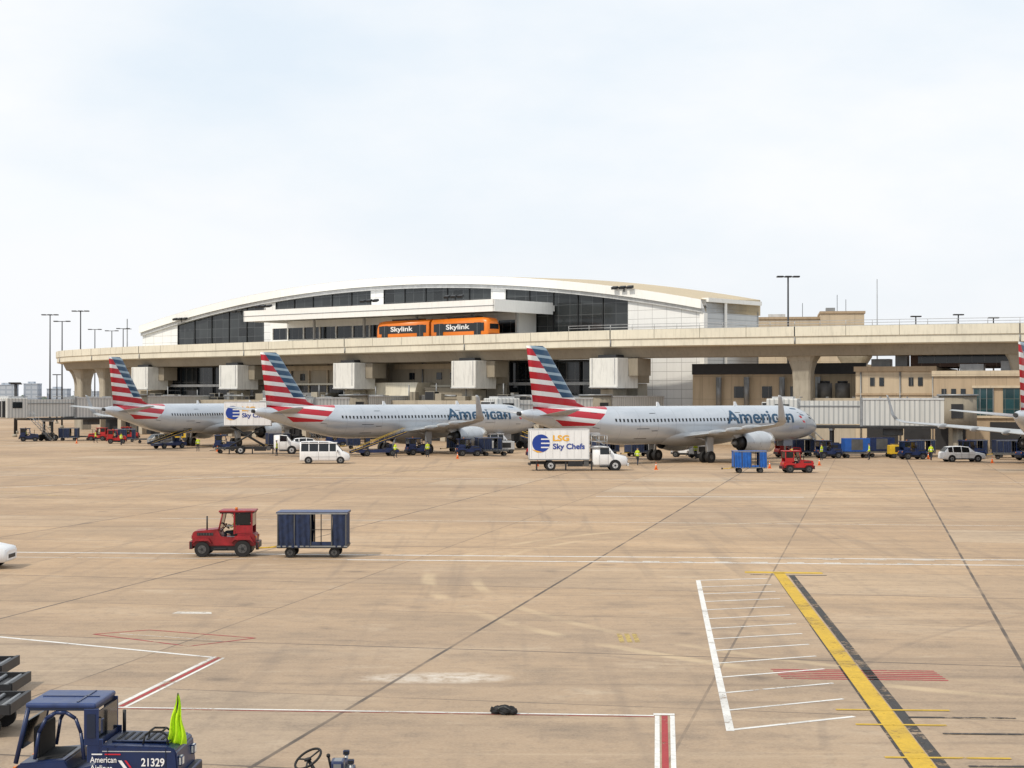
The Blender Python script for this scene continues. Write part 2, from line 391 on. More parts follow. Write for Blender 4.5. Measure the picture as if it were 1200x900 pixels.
for i in range(20, len(path)-1, 2):
    p, q = path[i], path[i+1]; d = (q-p).normalized(); n = Vector((-d.y,d.x)); rz = math.atan2(d.y,d.x)
    c = p-n*4.3
    b.box((c.x,c.y,15.38),(.06,.03,1.24),JOINT,rz)
    if i % 8 == 0: b.box((c.x,c.y,15.38),(.14,.05,1.24),DARK,rz); c = p-n*4.2; b.cyl((c.x,c.y,13.7),(c.x,c.y,14.6),.09,GREY,n=6)
b.done('parapet_joints', gw)
b = B()
for off in (-4.2, 4.2):
    for zz in (16.35, 16.7):
        sweep(b, path[86:], [(off-.03,zz),(off+.03,zz),(off+.03,zz+.06),(off-.03,zz+.06)], STEEL)
for i in range(86, len(path)-1):
    p, q = path[i], path[i+1]
    d = (q-p).normalized(); n = Vector((-d.y,d.x)); k = max(1, int((q-p).length/2))
    for j in range(k):
        c = p.lerp(q, j/k)-n*4.2
        b.cyl((c.x,c.y,15.9),(c.x,c.y,16.75), .04, STEEL, n=5)
b.done('handrail', gw)
b = B()
def flared(b, x, y, rz, zt=13.6):
    R = Matrix.Rotation(rz, 3, 'Z'); rings = []
    for z, wx, wy in ((0,1.2,.95),(9.0,1.2,.95),(10.3,1.3,1.1),(11.5,1.6,1.5),(12.4,2.1,2.0),(zt,2.3,2.4)):
        rings.append([R @ Vector((wx*cx, wy*cy, z))+Vector((x,y,0)) for cx, cy in ((-1,-.8),(-.8,-1),(.8,-1),(1,-.8),(1,.8),(.8,1),(-.8,1),(-1,.8))])
    b.loft(rings, CONC, False)
flared(b, -87, 347, .8); flared(b, -79.8, 336, .8); flared(b, 39, 228.5, -.45); flared(b, 65, 217.5, -.35); flared(b, 98, 207, -.3)
flared(b, 49.0, 244, -.45); flared(b, -94, 372, 1.2); flared(b, -95, 400, 1.5)
b.done('flared_columns', gw)
b = B(); sweep(b, smooth_path([(24,262),(49.5,246),(80,236),(140,222)]), [(-4,15.2),(-4,13.7),(4,13.7),(4,15.2)], CREAM); b.done('second_track_deck', gw)
b = B()
for x, y in ((-65.6,317.6),(-46,298),(-24,277),(-4.3,259),(15.7,240.5)):
    rz = -.73; R = Matrix.Rotation(rz, 3, 'Z')
    f = lambda q: Vector((x,y,0))+R @ Vector(q)
    b.box(f((0,-2.2,10.05)), (5.0,4.6,4.2), PORT, rz, bev=.06)
    b.box(f((0,-4.53,8.1)), (5.1,.12,.12), LGREY, rz)
    b.box(f((-2.0,-4.56,10.3)), (.06,.1,3.6), LGREY, rz); b.box(f((2.0,-4.56,10.3)), (.06,.1,3.6), LGREY, rz)
    b.box(f((0,-2.2,12.35)), (3.2,3.0,.5), DARK, rz)
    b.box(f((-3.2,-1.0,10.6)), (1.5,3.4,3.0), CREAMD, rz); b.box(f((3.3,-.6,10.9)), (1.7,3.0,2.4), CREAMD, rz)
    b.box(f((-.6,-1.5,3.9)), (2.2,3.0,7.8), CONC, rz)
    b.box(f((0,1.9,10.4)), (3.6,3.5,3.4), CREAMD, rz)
    b.box(f((0,3.0,4.3)), (2.2,2.2,8.6), CONC, rz)
b.done('portal_bents', gw)

# ------------------------------------------------------------------ station building with the arched roof
A = math.atan2(-.647,.762)
st = root('airport_station_building', (-66.6,325), A)
arch = lambda x: 26.6-5.6*((x-60)/62)**2
def vert_strip(b, x0, x1, zlo, zhi, y, m, n=24, thick=None):
    xs = [x0+(x1-x0)*i/n for i in range(n+1)]
    t = thick or .05
    rings = [[Vector((x,y,zlo(x))), Vector((x,y,zhi(x))), Vector((x,y+t,zhi(x))), Vector((x,y+t,zlo(x)))] for x in xs]
    b.loft(rings, m, False)
K = lambda c: (lambda x: c)
b = B()
vert_strip(b, -6, 123.6, lambda x: arch(x)-1.3, arch, -.9, FASC, 40, 1.4)
vert_strip(b, -6, 123.6, lambda x: arch(x)-1.9, lambda x: arch(x)-1.35, -.5, LGREY, 40, .9)
b.done('arched_roof_fascia', st)
b = B()
vert_strip(b, -6, 4.5, K(0), lambda x: arch(x)-1.9, 0, WPAN, 4, .5)
vert_strip(b, 29, 32, K(12), lambda x: arch(x)-1.9, 0, WPAN, 2, .5)
vert_strip(b, 56, 59, K(20), lambda x: arch(x)-1.9, 0, WPAN, 2, .5)
vert_strip(b, 83, 86, K(12), lambda x: arch(x)-1.9, 0, WPAN, 2, .5)
vert_strip(b, 110, 123.6, K(0), lambda x: arch(x)-1.9, 0, WPAN, 6, .5)
b.span(32,83,0,.5,12,21.4,WPAN)
b.span(4.5,29,0,.5,12,16,WPAN); b.span(86,110,0,.5,12,16,WPAN)
b.done('front_wall_panels', st)
b = B()
b.span(123.05,123.6,.5,14.5,0,arch(123.6)-.3,GPAN)
b.span(123.0,123.75,-.3,.6,0,arch(123.6)-1.9,FASC)
b.span(123.7,123.9,5.0,5.5,0,arch(123.6)-.3,FASC)
b.span(122.8,124.0,.5,14.8,arch(123.6)-.3,arch(123.6)+.3,FASC)
b.span(-6,-5.5,.5,14,0,20.5,GPAN); b.span(-6,123.6,14,14.5,0,19.5,GPAN)
b.done('end_and_rear_walls', st)
b = B()
rings = []
for i in range(41):
    x = -6+129.6*i/40; zb = arch(x)+.55*min(1, max(0,(x-50)/40))
    rings.append([Vector((x,-.9,arch(x)+.02)), Vector((x,15,zb+.03)), Vector((x,15,arch(x)-1.8)), Vector((x,.4,arch(x)-1.8))])
b.loft(rings, ROOFT, False); b.done('roof', st)
b = B()
for x0, x1, zl in ((4.5,29,16),(32,56,21.4),(59,83,21.4),(86,110,16)):
    vert_strip(b, x0, x1, K(zl), lambda x: arch(x)-1.9, .25, DGLASS, 16, .1)
b.done('curtain_wall_glass', st)
b = B()
for x0, x1, zl in ((4.5,29,16),(32,56,21.4),(59,83,21.4),(86,110,16)):
    n = int((x1-x0)/4.4)
    for i in range(n+1):
        x = x0+(x1-x0)*i/n; b.span(x-.06,x+.06,.1,.25,zl,arch(x)-1.9,DARK)
    b.span(x0,x1,.08,.25,zl-.15,zl,DARK)
b.done('window_mullions', st)
b = B()
b.span(40,96,-14.2,-13.8,19.4,21.2,FASC)
b.span(40.2,96,-13.8,-.02,19.9,20.8,FASC)
b.span(95.7,96.05,-14.2,-.5,19.4,21.2,FASC); b.span(39.95,40.3,-14.2,-.5,19.4,21.2,FASC)
b.span(40,96,-14.27,-14.2,20.25,20.33,GREY)
for x in (48,60,72,84,93): b.box((x,-5.5,17.4),(.35,.35,4.6),LGREY)
b.done('platform_canopy', st)
b = B()
b.span(36,92,-4.4,-4.0,15.5,16.6,FASC); b.span(36,92,-4.4,-4.0,18.6,19.8,FASC)
b.span(36,92,-4.25,-4.1,16.6,18.6,CGLASS)
for i in range(15): b.span(36+i*4,36.25+i*4,-4.45,-4.2,16.6,18.6,FASC)
b.span(36,92,-4,0,19.5,19.8,FASC); b.span(35.7,36,-4.4,0,12.3,19.8,FASC); b.span(92,92.3,-4.4,0,12.3,19.8,FASC)
b.done('platform_hall', st)
b = B()
for x, y, z in ((24,-1,arch(24)-3.2),(45,-13.9,21.2),(70,-13.9,21.2),(88,-13.9,21.2),(110,-1.0,22.3),(7,-1,20.6)):
    b.cyl((x,y,z),(x,y,z+.7),.08,DARK,n=6); b.box((x,y-.2,z+.65),(3.4,.12,.12),DARK)
    for k in (-1.4,0,1.4): b.box((x+k,y-.4,z+.65),(.95,.6,.35),DARK,rx=.35)
b.done('floodlight_clusters', st)
cn = root('terminal_concourse', (-66.6,325), A)
b = B()
b.span(-5,5.5,-4,0,0,12.3,CONCW)
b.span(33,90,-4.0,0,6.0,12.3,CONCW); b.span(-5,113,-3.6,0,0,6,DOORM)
b.span(33.5,60,-4.5,-4.0,11.2,12.0,TAN2); b.span(66,88,-4.5,-4.0,11.2,12.0,TAN2)
b.span(34,60,-4.2,-4.0,6.9,8.6,CGLASS); b.span(66,89,-4.2,-4.0,6.9,8.2,CGLASS)
b.span(36,60,-5.4,-4.0,8.7,9.0,CREAM); b.span(66,89,-5.4,-4.0,8.3,8.6,CREAM)
for i in range(6): b.span(36+i*4.6,36.3+i*4.6,-4.4,-4.0,6.3,11.2,TAN2)
for x in (38,43,52,57,69,75,78,84): b.span(x,x+1.1,-4.15,-4.0,9.5,10.6,CGLASS)
for x in (41,50,72,81): b.cyl((x,-4.2,6.2),(x,-4.2,12.2),.12,GREY,n=6)
b.prism([(62,9.0),(64,6.3),(74,6.3),(75,9.0)],-8.5,-4.4,CREAM)
b.prism([(76,8.2),(77,6.3),(87,6.3),(88,8.2)],-8.0,-4.4,CREAMD)
b.prism([(36,7.4),(38,6.2),(52,6.2),(53,7.4)],-7.0,-4.4,GREY)
b.done('precast_walls', cn)
b = B()
for x0, x1 in ((5.5,33),(90,113)):
    b.span(x0,x1,-3.4,-3.2,6,12.3,CGLASS)
    b.span(x0,x1,-3.9,-3.4,8.5,8.95,LGREY); b.span(x0,x1,-3.7,-3.4,12.0,12.3,DARK)
    b.span(x0,x1,-4.0,-3.4,6.2,7.0,GREY)
    n = int((x1-x0)/4.5)
    for i in range(n+1):
        x = x0+(x1-x0)*i/n; b.span(x-.1,x+.1,-3.75,-3.4,6,12.0,DARK)
b.done('gate_lounge_glass', cn)
b = B()
b.span(0,113,-16,-3.6,5.2,6.2,CONCW)
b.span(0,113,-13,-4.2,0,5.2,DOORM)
for i in range(19):
    x = 1+i*6.1; b.span(x,x+1.0,-15.6,-14.6,0,5.2,CONCW)
    if i % 3 != 1: b.span(x+1.0,x+6.1,-14.3,-14.0,2.4+random.random(),5.2,TAN)
b.done('service_level', cn)
b = B()
for i in range(34):
    x = 3+i*3.2+random.uniform(-1,1); h = random.uniform(.4,1.6); wd = random.uniform(.6,2.4)
    b.box((x,-12.5+random.uniform(-2.5,2.5),6.2+h/2),(wd,random.uniform(.8,2),h),random.choice([GREY,HUB,CREAMD,DARK,CONC]),bev=.04)
    if i % 2: b.cyl((x,-13,6.2),(x,-13,6.2+h+random.uniform(.4,1.6)),.10,GREY,n=8)
    if i % 5 == 0: b.cyl((x,-14,6.9),(x+5,-14,6.9),.16,GREY,n=8)
b.done('rooftop_equipment', cn)

# ------------------------------------------------------------------ tan terminal wing on the right
A2 = math.atan2(-.374,.927)
tw = root('tan_terminal_building', (43,226), A2)
b = B()
b.span(2.5,13,0,20,0,10.6,TAN2); b.span(13,110,-3,20,0,9.9,TAN)
b.span(2.3,13,-.25,0,10.1,10.75,TAN); b.span(12.8,110,-3.25,-3,9.4,10.1,TAN2)
b.span(2.5,13,-.2,0,7.0,7.25,TAN)
b.span(-22,2.5,8,20,0,11.2,TAN2)
b.done('walls', tw)
b = B()
b.span(9,110,4,19,10.7,13.9,BROWN); b.span(8.7,110,3.6,4,12.9,13.5,TAN2); b.span(-22,2.5,7.6,8,9.9,11.4,DARK)
b.span(10,110,3.9,4,11.2,12.6,CGLASS)
b.done('upper_storey', tw)
b = B()
for i in range(11):
    x = 18+i*8.2
    b.span(x,x+2.4,-3.12,-3.0,4.4,7.9,TEAL); b.span(x+3.6,x+5.6,-3.12,-3.0,4.4,7.9,TEAL)
    for k in (0,.8,1.6,2.4): b.span(x+k-.04,x+k+.04,-3.2,-3.1,4.4,7.9,GREY)
    b.span(x-.2,x+6.1,-3.3,-3.0,7.9,8.2,TAN2); b.span(x-.2,x+6.1,-3.3,-3.0,4.1,4.4,TAN2)
b.span(13.2,17,-3.15,-3.0,0,4.3,DOORM); b.span(4,8,-.1,0,0,4.5,DOORM); b.span(8.8,12.2,-.1,0,1,4.2,DARK)
for x in (4.4,5.6,9.4,10.6): b.span(x,x+.6,-.1,0,8.2,9.3,CGLASS)
for x in (14,15.2,16.4): b.span(x,x+.6,-3.1,-3,6.6,7.8,CGLASS)
for x in (3.2,8.3,12.5): b.cyl((x,-.12,0),(x,-.12,10),.1,GREY,n=6)
for x in (-16,-12,-8,-4): b.span(x,x+1.4,7.9,8,6.6,8.2,CGLASS)
for i in range(6): b.span(20+i*9,25+i*9,-3.1,-3.0,.2,3.6,DOORM)
b.done('windows_and_doors', tw)
b = B()
for x, y, z, w_, h in ((4,3,10.6,2.5,1.2),(7,4,10.6,1.6,1.8),(16,-1,9.9,3,1.1),(21,0,9.9,2,1.5),(28,-1,9.9,3.5,1.2)): b.span(x,x+w_,y,y+2,z,z+h,GREY,bev=.05)
for x in (-18,-14,-9,-4): b.cyl((x,7.2,5),(x,7.2,9.5),.4,GREY,n=10)
for x in (-2.2,.2): b.cyl((x,3,6.6),(x,3,8.6),1.0,HUB,n=16); b.cyl((x,3,8.6),(x,3,8.9),.7,DARK,n=16)
b.span(-8,2.3,1,7.9,0,6.6,CONCW)
b.done('roof_equipment', tw)
bk = root('beige_office_building', (42,300), -.15)
b = B(); b.span(0,12,0,14,0,20.3,TAN2); b.span(12,19.5,-1,14,0,21.2,TAN2); b.span(-.2,12,-.2,14.2,20.3,20.7,TAN); b.span(11.9,19.7,-1.2,14.2,21.2,21.6,TAN)
b.span(1,11,-.08,0,17.6,18.6,CGLASS); b.done('walls', bk)
b = B(); b.span(13,14.6,1,3,21.6,22.3,GREY); b.span(3,6,2,5,20.7,21.3,LGREY)
for x, h in ((15,3),(16.5,2.2),(9,1.6)): b.cyl((x,2,20.7),(x,2,21.6+h),.05,DARK,n=5)
b.done('roof_equipment', bk)

# ------------------------------------------------------------------ train
tr = root('airport_train', (-11.6,262.4,15.25), math.atan2(-55,59))
ORT = mat('train_orange', (.78,.20,.012), .35, 0, .06, .5, 0, .1)
def traincar(xc, d):
    b = B()
    def ring(x, sy, z0, z1): return [Vector((x,-1.35*sy,z0)),Vector((x,-1.42*sy,z0+.5)),Vector((x,-1.40*sy,z1-.55)),Vector((x,-1.1*sy,z1-.08)),Vector((x,-.6*sy,z1)),Vector((x,.6*sy,z1)),Vector((x,1.1*sy,z1-.08)),Vector((x,1.40*sy,z1-.55)),Vector((x,1.42*sy,z0+.5)),Vector((x,1.35*sy,z0))]
    e = 5.9
    b.loft([ring(xc-d*e,1,.35,3.4),ring(xc+d*(e-1.4),1,.35,3.4),ring(xc+d*(e-.3),.95,.4,3.25),ring(xc+d*(e+.1),.86,.5,2.6),ring(xc+d*(e+.15),.84,.5,1.2)], ORT)
    b.span(xc-5.3,xc+5.3,-1.46,-1.41,1.35,2.55,GLASS); b.span(xc-5.3,xc+5.3,1.41,1.46,1.35,2.55,GLASS)
    for k in (-4.0, 4.0):
        b.span(xc+k-.7,xc+k+.7,-1.475,-1.44,.7,2.6,GLASS); b.span(xc+k-.03,xc+k+.03,-1.5,-1.47,.7,2.6,GREY)
    b.box((xc+d*5.85,0,2.0),(.5,2.1,.95),GLASS,bev=.08)
    b.span(xc-3,xc+3,-.8,.8,3.4,3.6,DARK); b.span(xc-5.2,xc+5.2,-1.1,1.1,-.35,.35,DARK)
    b.done('car_body', tr)
    label('Skylink', TXTW, tr, xc-2.6, 1.42, 5.0, 1.0, -1.49, 'lettering', .02)
traincar(-6.15,-1); traincar(6.15,1)
b = B(); b.box((0,0,1.8),(.5,2.0,2.4),DARK); b.done('gangway', tr)

# ------------------------------------------------------------------ airliners
def fuselage_mat():
    m, nt, p, oc = newmat('silver_fuselage_paint')
    s = nn(nt, 'ShaderNodeSeparateXYZ'); link(nt, oc, s.inputs[0])
    x, y, z = s.outputs[0], s.outputs[1], s.outputs[2]
    n = NOISE(nt, MAPV(nt, oc, (.3,1,1)), .9, 3)
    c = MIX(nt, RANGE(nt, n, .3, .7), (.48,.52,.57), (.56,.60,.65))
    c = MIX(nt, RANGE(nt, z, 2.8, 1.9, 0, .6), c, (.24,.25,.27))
    pl = M(nt, 'LESS_THAN', M(nt, 'FRACT', M(nt, 'DIVIDE', x, 2.65)), .012)
    c = MIX(nt, M(nt,'MULTIPLY',pl,.5), c, (.2,.2,.22))
    zz = M(nt, 'ADD', z, M(nt, 'MULTIPLY', x, .09))
    f = M(nt, 'FRACT', M(nt, 'DIVIDE', zz, 1.12))
    sc = MIX(nt, M(nt, 'LESS_THAN', f, .60), (.66,.67,.68), (.42,.006,.02))
    a = M(nt, 'GREATER_THAN', M(nt,'SUBTRACT', -11.2, x), M(nt,'MULTIPLY', M(nt,'SUBTRACT', 5.9, z), 1.5))
    a2 = M(nt, 'GREATER_THAN', x, M(nt,'ADD', -20.3, M(nt,'MULTIPLY', M(nt,'SUBTRACT', 5.6, z), 1.6)))
    a3 = M(nt, 'GREATER_THAN', z, 3.95)
    msk = M(nt,'MULTIPLY', M(nt,'MULTIPLY',a,a2), a3)
    link(nt, MIX(nt, msk, c, sc), p.inputs['Base Color'])
    link(nt, M(nt,'MULTIPLY', M(nt,'SUBTRACT',1.0,msk), .35), p.inputs['Metallic']); p.inputs['Roughness'].default_value = .24
    return m
def fin_mat():
    m, nt, p, oc = newmat('flag_stripe_fin_paint')
    s = nn(nt, 'ShaderNodeSeparateXYZ'); link(nt, oc, s.inputs[0]); x, y, z = s.outputs[0], s.outputs[1], s.outputs[2]
    zz = M(nt, 'ADD', z, M(nt, 'MULTIPLY', x, .09))
    f = M(nt, 'FRACT', M(nt, 'DIVIDE', zz, 1.12))
    red = MIX(nt, M(nt, 'LESS_THAN', f, .60), (.70,.71,.72), (.42,.006,.02))
    f2 = M(nt, 'FRACT', M(nt, 'ADD', M(nt, 'DIVIDE', zz, .78), .3))
    blu = MIX(nt, M(nt, 'LESS_THAN', f2, .66), (.26,.36,.44), (.004,.05,.12))
    bx = M(nt,'ADD', M(nt,'MULTIPLY', M(nt,'SUBTRACT', 11.8, z), .80), -21.15)
    k = M(nt, 'MULTIPLY', M(nt, 'GREATER_THAN', x, bx), M(nt, 'GREATER_THAN', z, 6.75))
    c = MIX(nt, k, red, blu)
    n = NOISE(nt, oc, 1.1, 3); c = MIX(nt, RANGE(nt, n, .45, .8, 0, .2), c, (.2,.2,.2))
    link(nt, c, p.inputs['Base Color']); p.inputs['Roughness'].default_value = .35
    return m
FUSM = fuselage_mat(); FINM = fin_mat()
WINGM = mat('wing_grey', (.40,.42,.44), .4, .1, .08, .6, 0, .2); NAC = mat('nacelle_paint', (.48,.51,.54), .3, .25, .06, 1, 0, .2)
LIP = mat('polished_lip', (.7,.7,.7), .2, .9, .05); FANM = mat('fan_dark', (.03,.03,.035), .4, .5)
SEC = [(22.15,.05,.05,3.35),(22.0,.36,.34,3.36),(21.6,.68,.66,3.42),(21,1.02,1.0,3.52),(20.2,1.33,1.36,3.66),(19.2,1.62,1.66,3.78),(17.8,1.86,1.89,3.87),(16,1.97,1.975,3.9),(12,1.975,1.975,3.9),(4,1.975,1.975,3.9),(-4,1.975,1.975,3.9),(-9,1.975,1.975,3.9),(-11.5,1.88,1.87,4.0),(-14,1.66,1.62,4.22),(-17,1.25,1.2,4.58),(-19.5,.86,.86,4.86),(-21.5,.48,.50,5.08),(-22.4,.26,.28,5.18)]
def secat(x):
    for a, b_ in zip(SEC, SEC[1:]):
        if a[0] >= x >= b_[0]:
            t = (a[0]-x)/(a[0]-b_[0]); return [a[i]+(b_[i]-a[i])*t for i in (1,2,3)]
    return SEC[8][1:]
def surf(x, phi, off, side):
    ry, rz, cz = secat(x)
    return Vector((x, side*(ry+off)*math.cos(phi), cz+(rz+off)*math.sin(phi)))
AF = [(0,0),(.05,.55),(.2,.95),(.45,1),(.75,.5),(1,.04),(.75,-.25),(.45,-.5),(.2,-.55),(.05,-.4)]
def wingsec(le, te, y, z, th, vert=False):
    r = []
    for u, v in AF:
        x = le+(te-le)*u
        if vert: r.append(Vector((x, y+v*th*.5 if v > 0 else y+v*th, z)))
        else: r.append(Vector((x, y, z+v*th*.55)))
    return r
def airliner(gx, gy, s_, c_):
    R = root('airliner', (gx,gy), math.atan2(c_, s_))
    b = B(); rings = []
    N = 28; xs = []
    for a, q in zip(SEC, SEC[1:]):
        k = max(1, int((a[0]-q[0])/1.3))
        for i in range(k): xs.append(a[0]+(q[0]-a[0])*i/k)
    xs.append(-22.4)
    for x in xs:
        ry, rz, cz = secat(x)
        rings.append([Vector((x, ry*math.cos(2*pi*i/N), cz+rz*math.sin(2*pi*i/N))) for i in range(N)])
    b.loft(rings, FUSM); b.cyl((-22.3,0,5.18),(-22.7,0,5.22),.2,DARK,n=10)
    b.ell((2,0,2.75),(7.6,2.15,1.15),WINGM,20,12)
    for x in (9,-3): b.prism([(x,5.8),(x-.35,6.3),(x-.6,6.3),(x-.6,5.8)],-.04,.04,WHITE)
    b.done('fuselage', R)
    b = B()
    for side in (-1,1):
        x = -11.2
        while x < 16.2:
            ph = math.asin(.52/1.975)
            q = [surf(x-.12,ph-.085,.012,side),surf(x+.12,ph-.085,.012,side),surf(x+.12,ph+.085,.012,side),surf(x-.12,ph+.085,.012,side)]
            b.face(q, GLASS); x += .533
        for dxc in (17.6, 7.2, -5.8, -13.8):
            for (a0,a1,p0,p1) in ((-.42,-.38,-.28,.68),(.38,.42,-.28,.68),(-.42,.42,.66,.69),(-.42,.42,-.30,-.27)):
                b.face([surf(dxc+a0,p0,.01,side),surf(dxc+a1,p0,.01,side),surf(dxc+a1,p1,.01,side),surf(dxc+a0,p1,.01,side)], DARK)
        for x0,x1,p0,p1 in ((19.25,19.85,.42,.80),(19.9,20.45,.44,.86),(20.5,21.0,.50,1.12)):
            b.face([surf(x0,p0,.015,side),surf(x1,p0,.015,side),surf(x1-.05,p1,.015,side),surf(x0,p1,.015,side)], GLASS)
        if side == -1:
            for dxc in (12.5,-7.5):
                b.face([surf(dxc-.9,-.75,.01,side),surf(dxc+.9,-.75,.01,side),surf(dxc+.9,-.15,.01,side),surf(dxc-.9,-.15,.01,side)], GREY if dxc>0 else DOORM)
    b.done('windows_and_doors', R)
    b = B()
    for side in (-1,1):
        b.loft([wingsec(6.9,-1.4,side*1.2,2.6,1.1),wingsec(6.0,-1.4,side*2.2,2.7,1.0),wingsec(3.4,-1.5,side*6.4,3.15,.62),wingsec(-2.75,-4.3,side*16.4,4.15,.24),
                wingsec(-3.35,-4.6,side*17.15,4.45,.18)], WINGM)
        def shk(le, te, y, z): return [Vector((le+(te-le)*u, y+side*v*.09, z)) for u, v in AF]
        b.loft([shk(-3.3,-4.6,side*17.13,4.4),shk(-3.9,-4.9,side*17.45,5.0),shk(-4.7,-5.25,side*17.75,6.75),shk(-5.0,-5.3,side*17.78,7.0)], WINGM)
        for yy, xx in ((6.6,-1.2),(9.6,-2.0),(12.6,-3.0)):
            b.ell((xx,side*yy,2.75+(yy-2)*.1),(1.7,.22,.3),WINGM,10,8)
        b.loft([wingsec(-16.9,-20.6,side*.7,5.0,.4),wingsec(-20.3,-21.9,side*6.2,5.6,.16)], WINGM)
    b.done('wings_and_tailplane', R)
    b = B()
    b.loft([wingsec(-12.6,-20.7,0,5.45,.25,True),wingsec(-14.9,-20.75,0,6.25,.5,True),wingsec(-19.0,-21.55,0,11.55,.28,True),wingsec(-19.45,-21.6,0,11.8,.12,True)], FINM)
    b.done('tail_fin', R)
    for side in (-1,1):
        b = B(); y = side*5.75; cz = 2.05
        ring = lambda x, r: [Vector((x, y+r*math.cos(2*pi*i/24), cz+r*math.sin(2*pi*i/24))) for i in range(24)]
        b.loft([ring(6.4,1.16),ring(5.5,1.21),ring(4.2,1.12),ring(3.0,.88)], NAC, cap=False)
        b.loft([ring(7.2,.90),ring(7.35,.96),ring(7.25,1.05),ring(6.4,1.16)], LIP, cap=False)
        b.loft([ring(7.2,.90),ring(6.6,.86)], LIP, cap=True)
        b.loft([ring(6.62,.87),ring(6.6,.1)], FANM)
        b.cyl((6.6,y,cz),(7.1,y,cz),.3,GREY,.05)
        b.loft([ring(3.1,.70),ring(2.2,.52)], DARK); b.cyl((2.4,y,cz),(1.6,y,cz),.35,GREY,.1)
        b.prism([(6.2,3.15),(6.6,2.9),(5.4,2.9),(2.2,2.5),(1.6,2.9),(4.5,3.25)], y-.15, y+.15, NAC)
        b.done('engine', R)
    b = B()
    for side in (-1,1):
        for o in (-.43,.43):
            b.cyl((0,side*3.8+o-.2,.6),(0,side*3.8+o+.2,.6),.6,BLACK,n=20); b.cyl((0,side*3.8+o-.22,.6),(0,side*3.8+o+.22,.6),.26,HUB,n=12)
        b.cyl((0,side*3.8,.6),(0.1,side*3.6,3.0),.16,STEEL); b.cyl((.1,side*3.6,2.3),(-.1,side*2.0,2.7),.09,STEEL)
        b.box((.0,side*4.25,1.9),(.9,.05,1.5),WINGM)
    for o in (-.25,.25): b.cyl((16.9,o-.11,.39),(16.9,o+.11,.39),.39,BLACK,n=16)
    b.cyl((16.9,0,.39),(16.9,0,2.4),.1,STEEL); b.box((16.9,.45,1.7),(1.5,.04,.7),FUSM); b.box((16.9,-.45,1.7),(1.5,.04,.7),FUSM)
    b.done('landing_gear', R)
    for side in (-1,1):
        me = textmesh('American', .012)
        bm = bmesh.new(); bm.from_mesh(me)
        xs = [v.co.x for v in bm.verts]; ys = [v.co.y for v in bm.verts]; x0, x1, y0, y1 = min(xs), max(xs), min(ys), max(ys)
        for k in range(1,9):
            bmesh.ops.bisect_plane(bm, geom=bm.verts[:]+bm.edges[:]+bm.faces[:], plane_co=(0,y0+(y1-y0)*k/9,0), plane_no=(0,1,0))
        for v in bm.verts:
            u = (v.co.x-x0)/(x1-x0); vv = (v.co.y-y0)/(y1-y0)
            x = 5.2+10.9*u if side < 0 else 16.1-10.9*u
            v.co = surf(x, .02+.80*vv, .03, side)
        bm.to_mesh(me); bm.free(); me.materials.clear(); me.materials.append(TXTBLUE)
        o = bpy.data.objects.new('airline_title', me); scene.collection.objects.link(o); o.parent = R
    b = B()
    for side in (-1,1):
        q = lambda pts: [surf(x,p,.03,side) for x,p in pts]
        b.face(q([(17.9,.05),(18.3,.05),(17.6,.45),(17.2,.45)]), TXTR); b.face(q([(17.7,.50),(18.3,.50),(17.3,1.0),(16.3,1.0)]) , TXTBLUE)
    b.done('emblem', R)
    return R
airliner(17.7,179.5,.755,.655)
airliner(-12.9,206,.706,.708)
airliner(-40.8,233,.45,.893)
airliner(56.55,171.2,.52,.854)

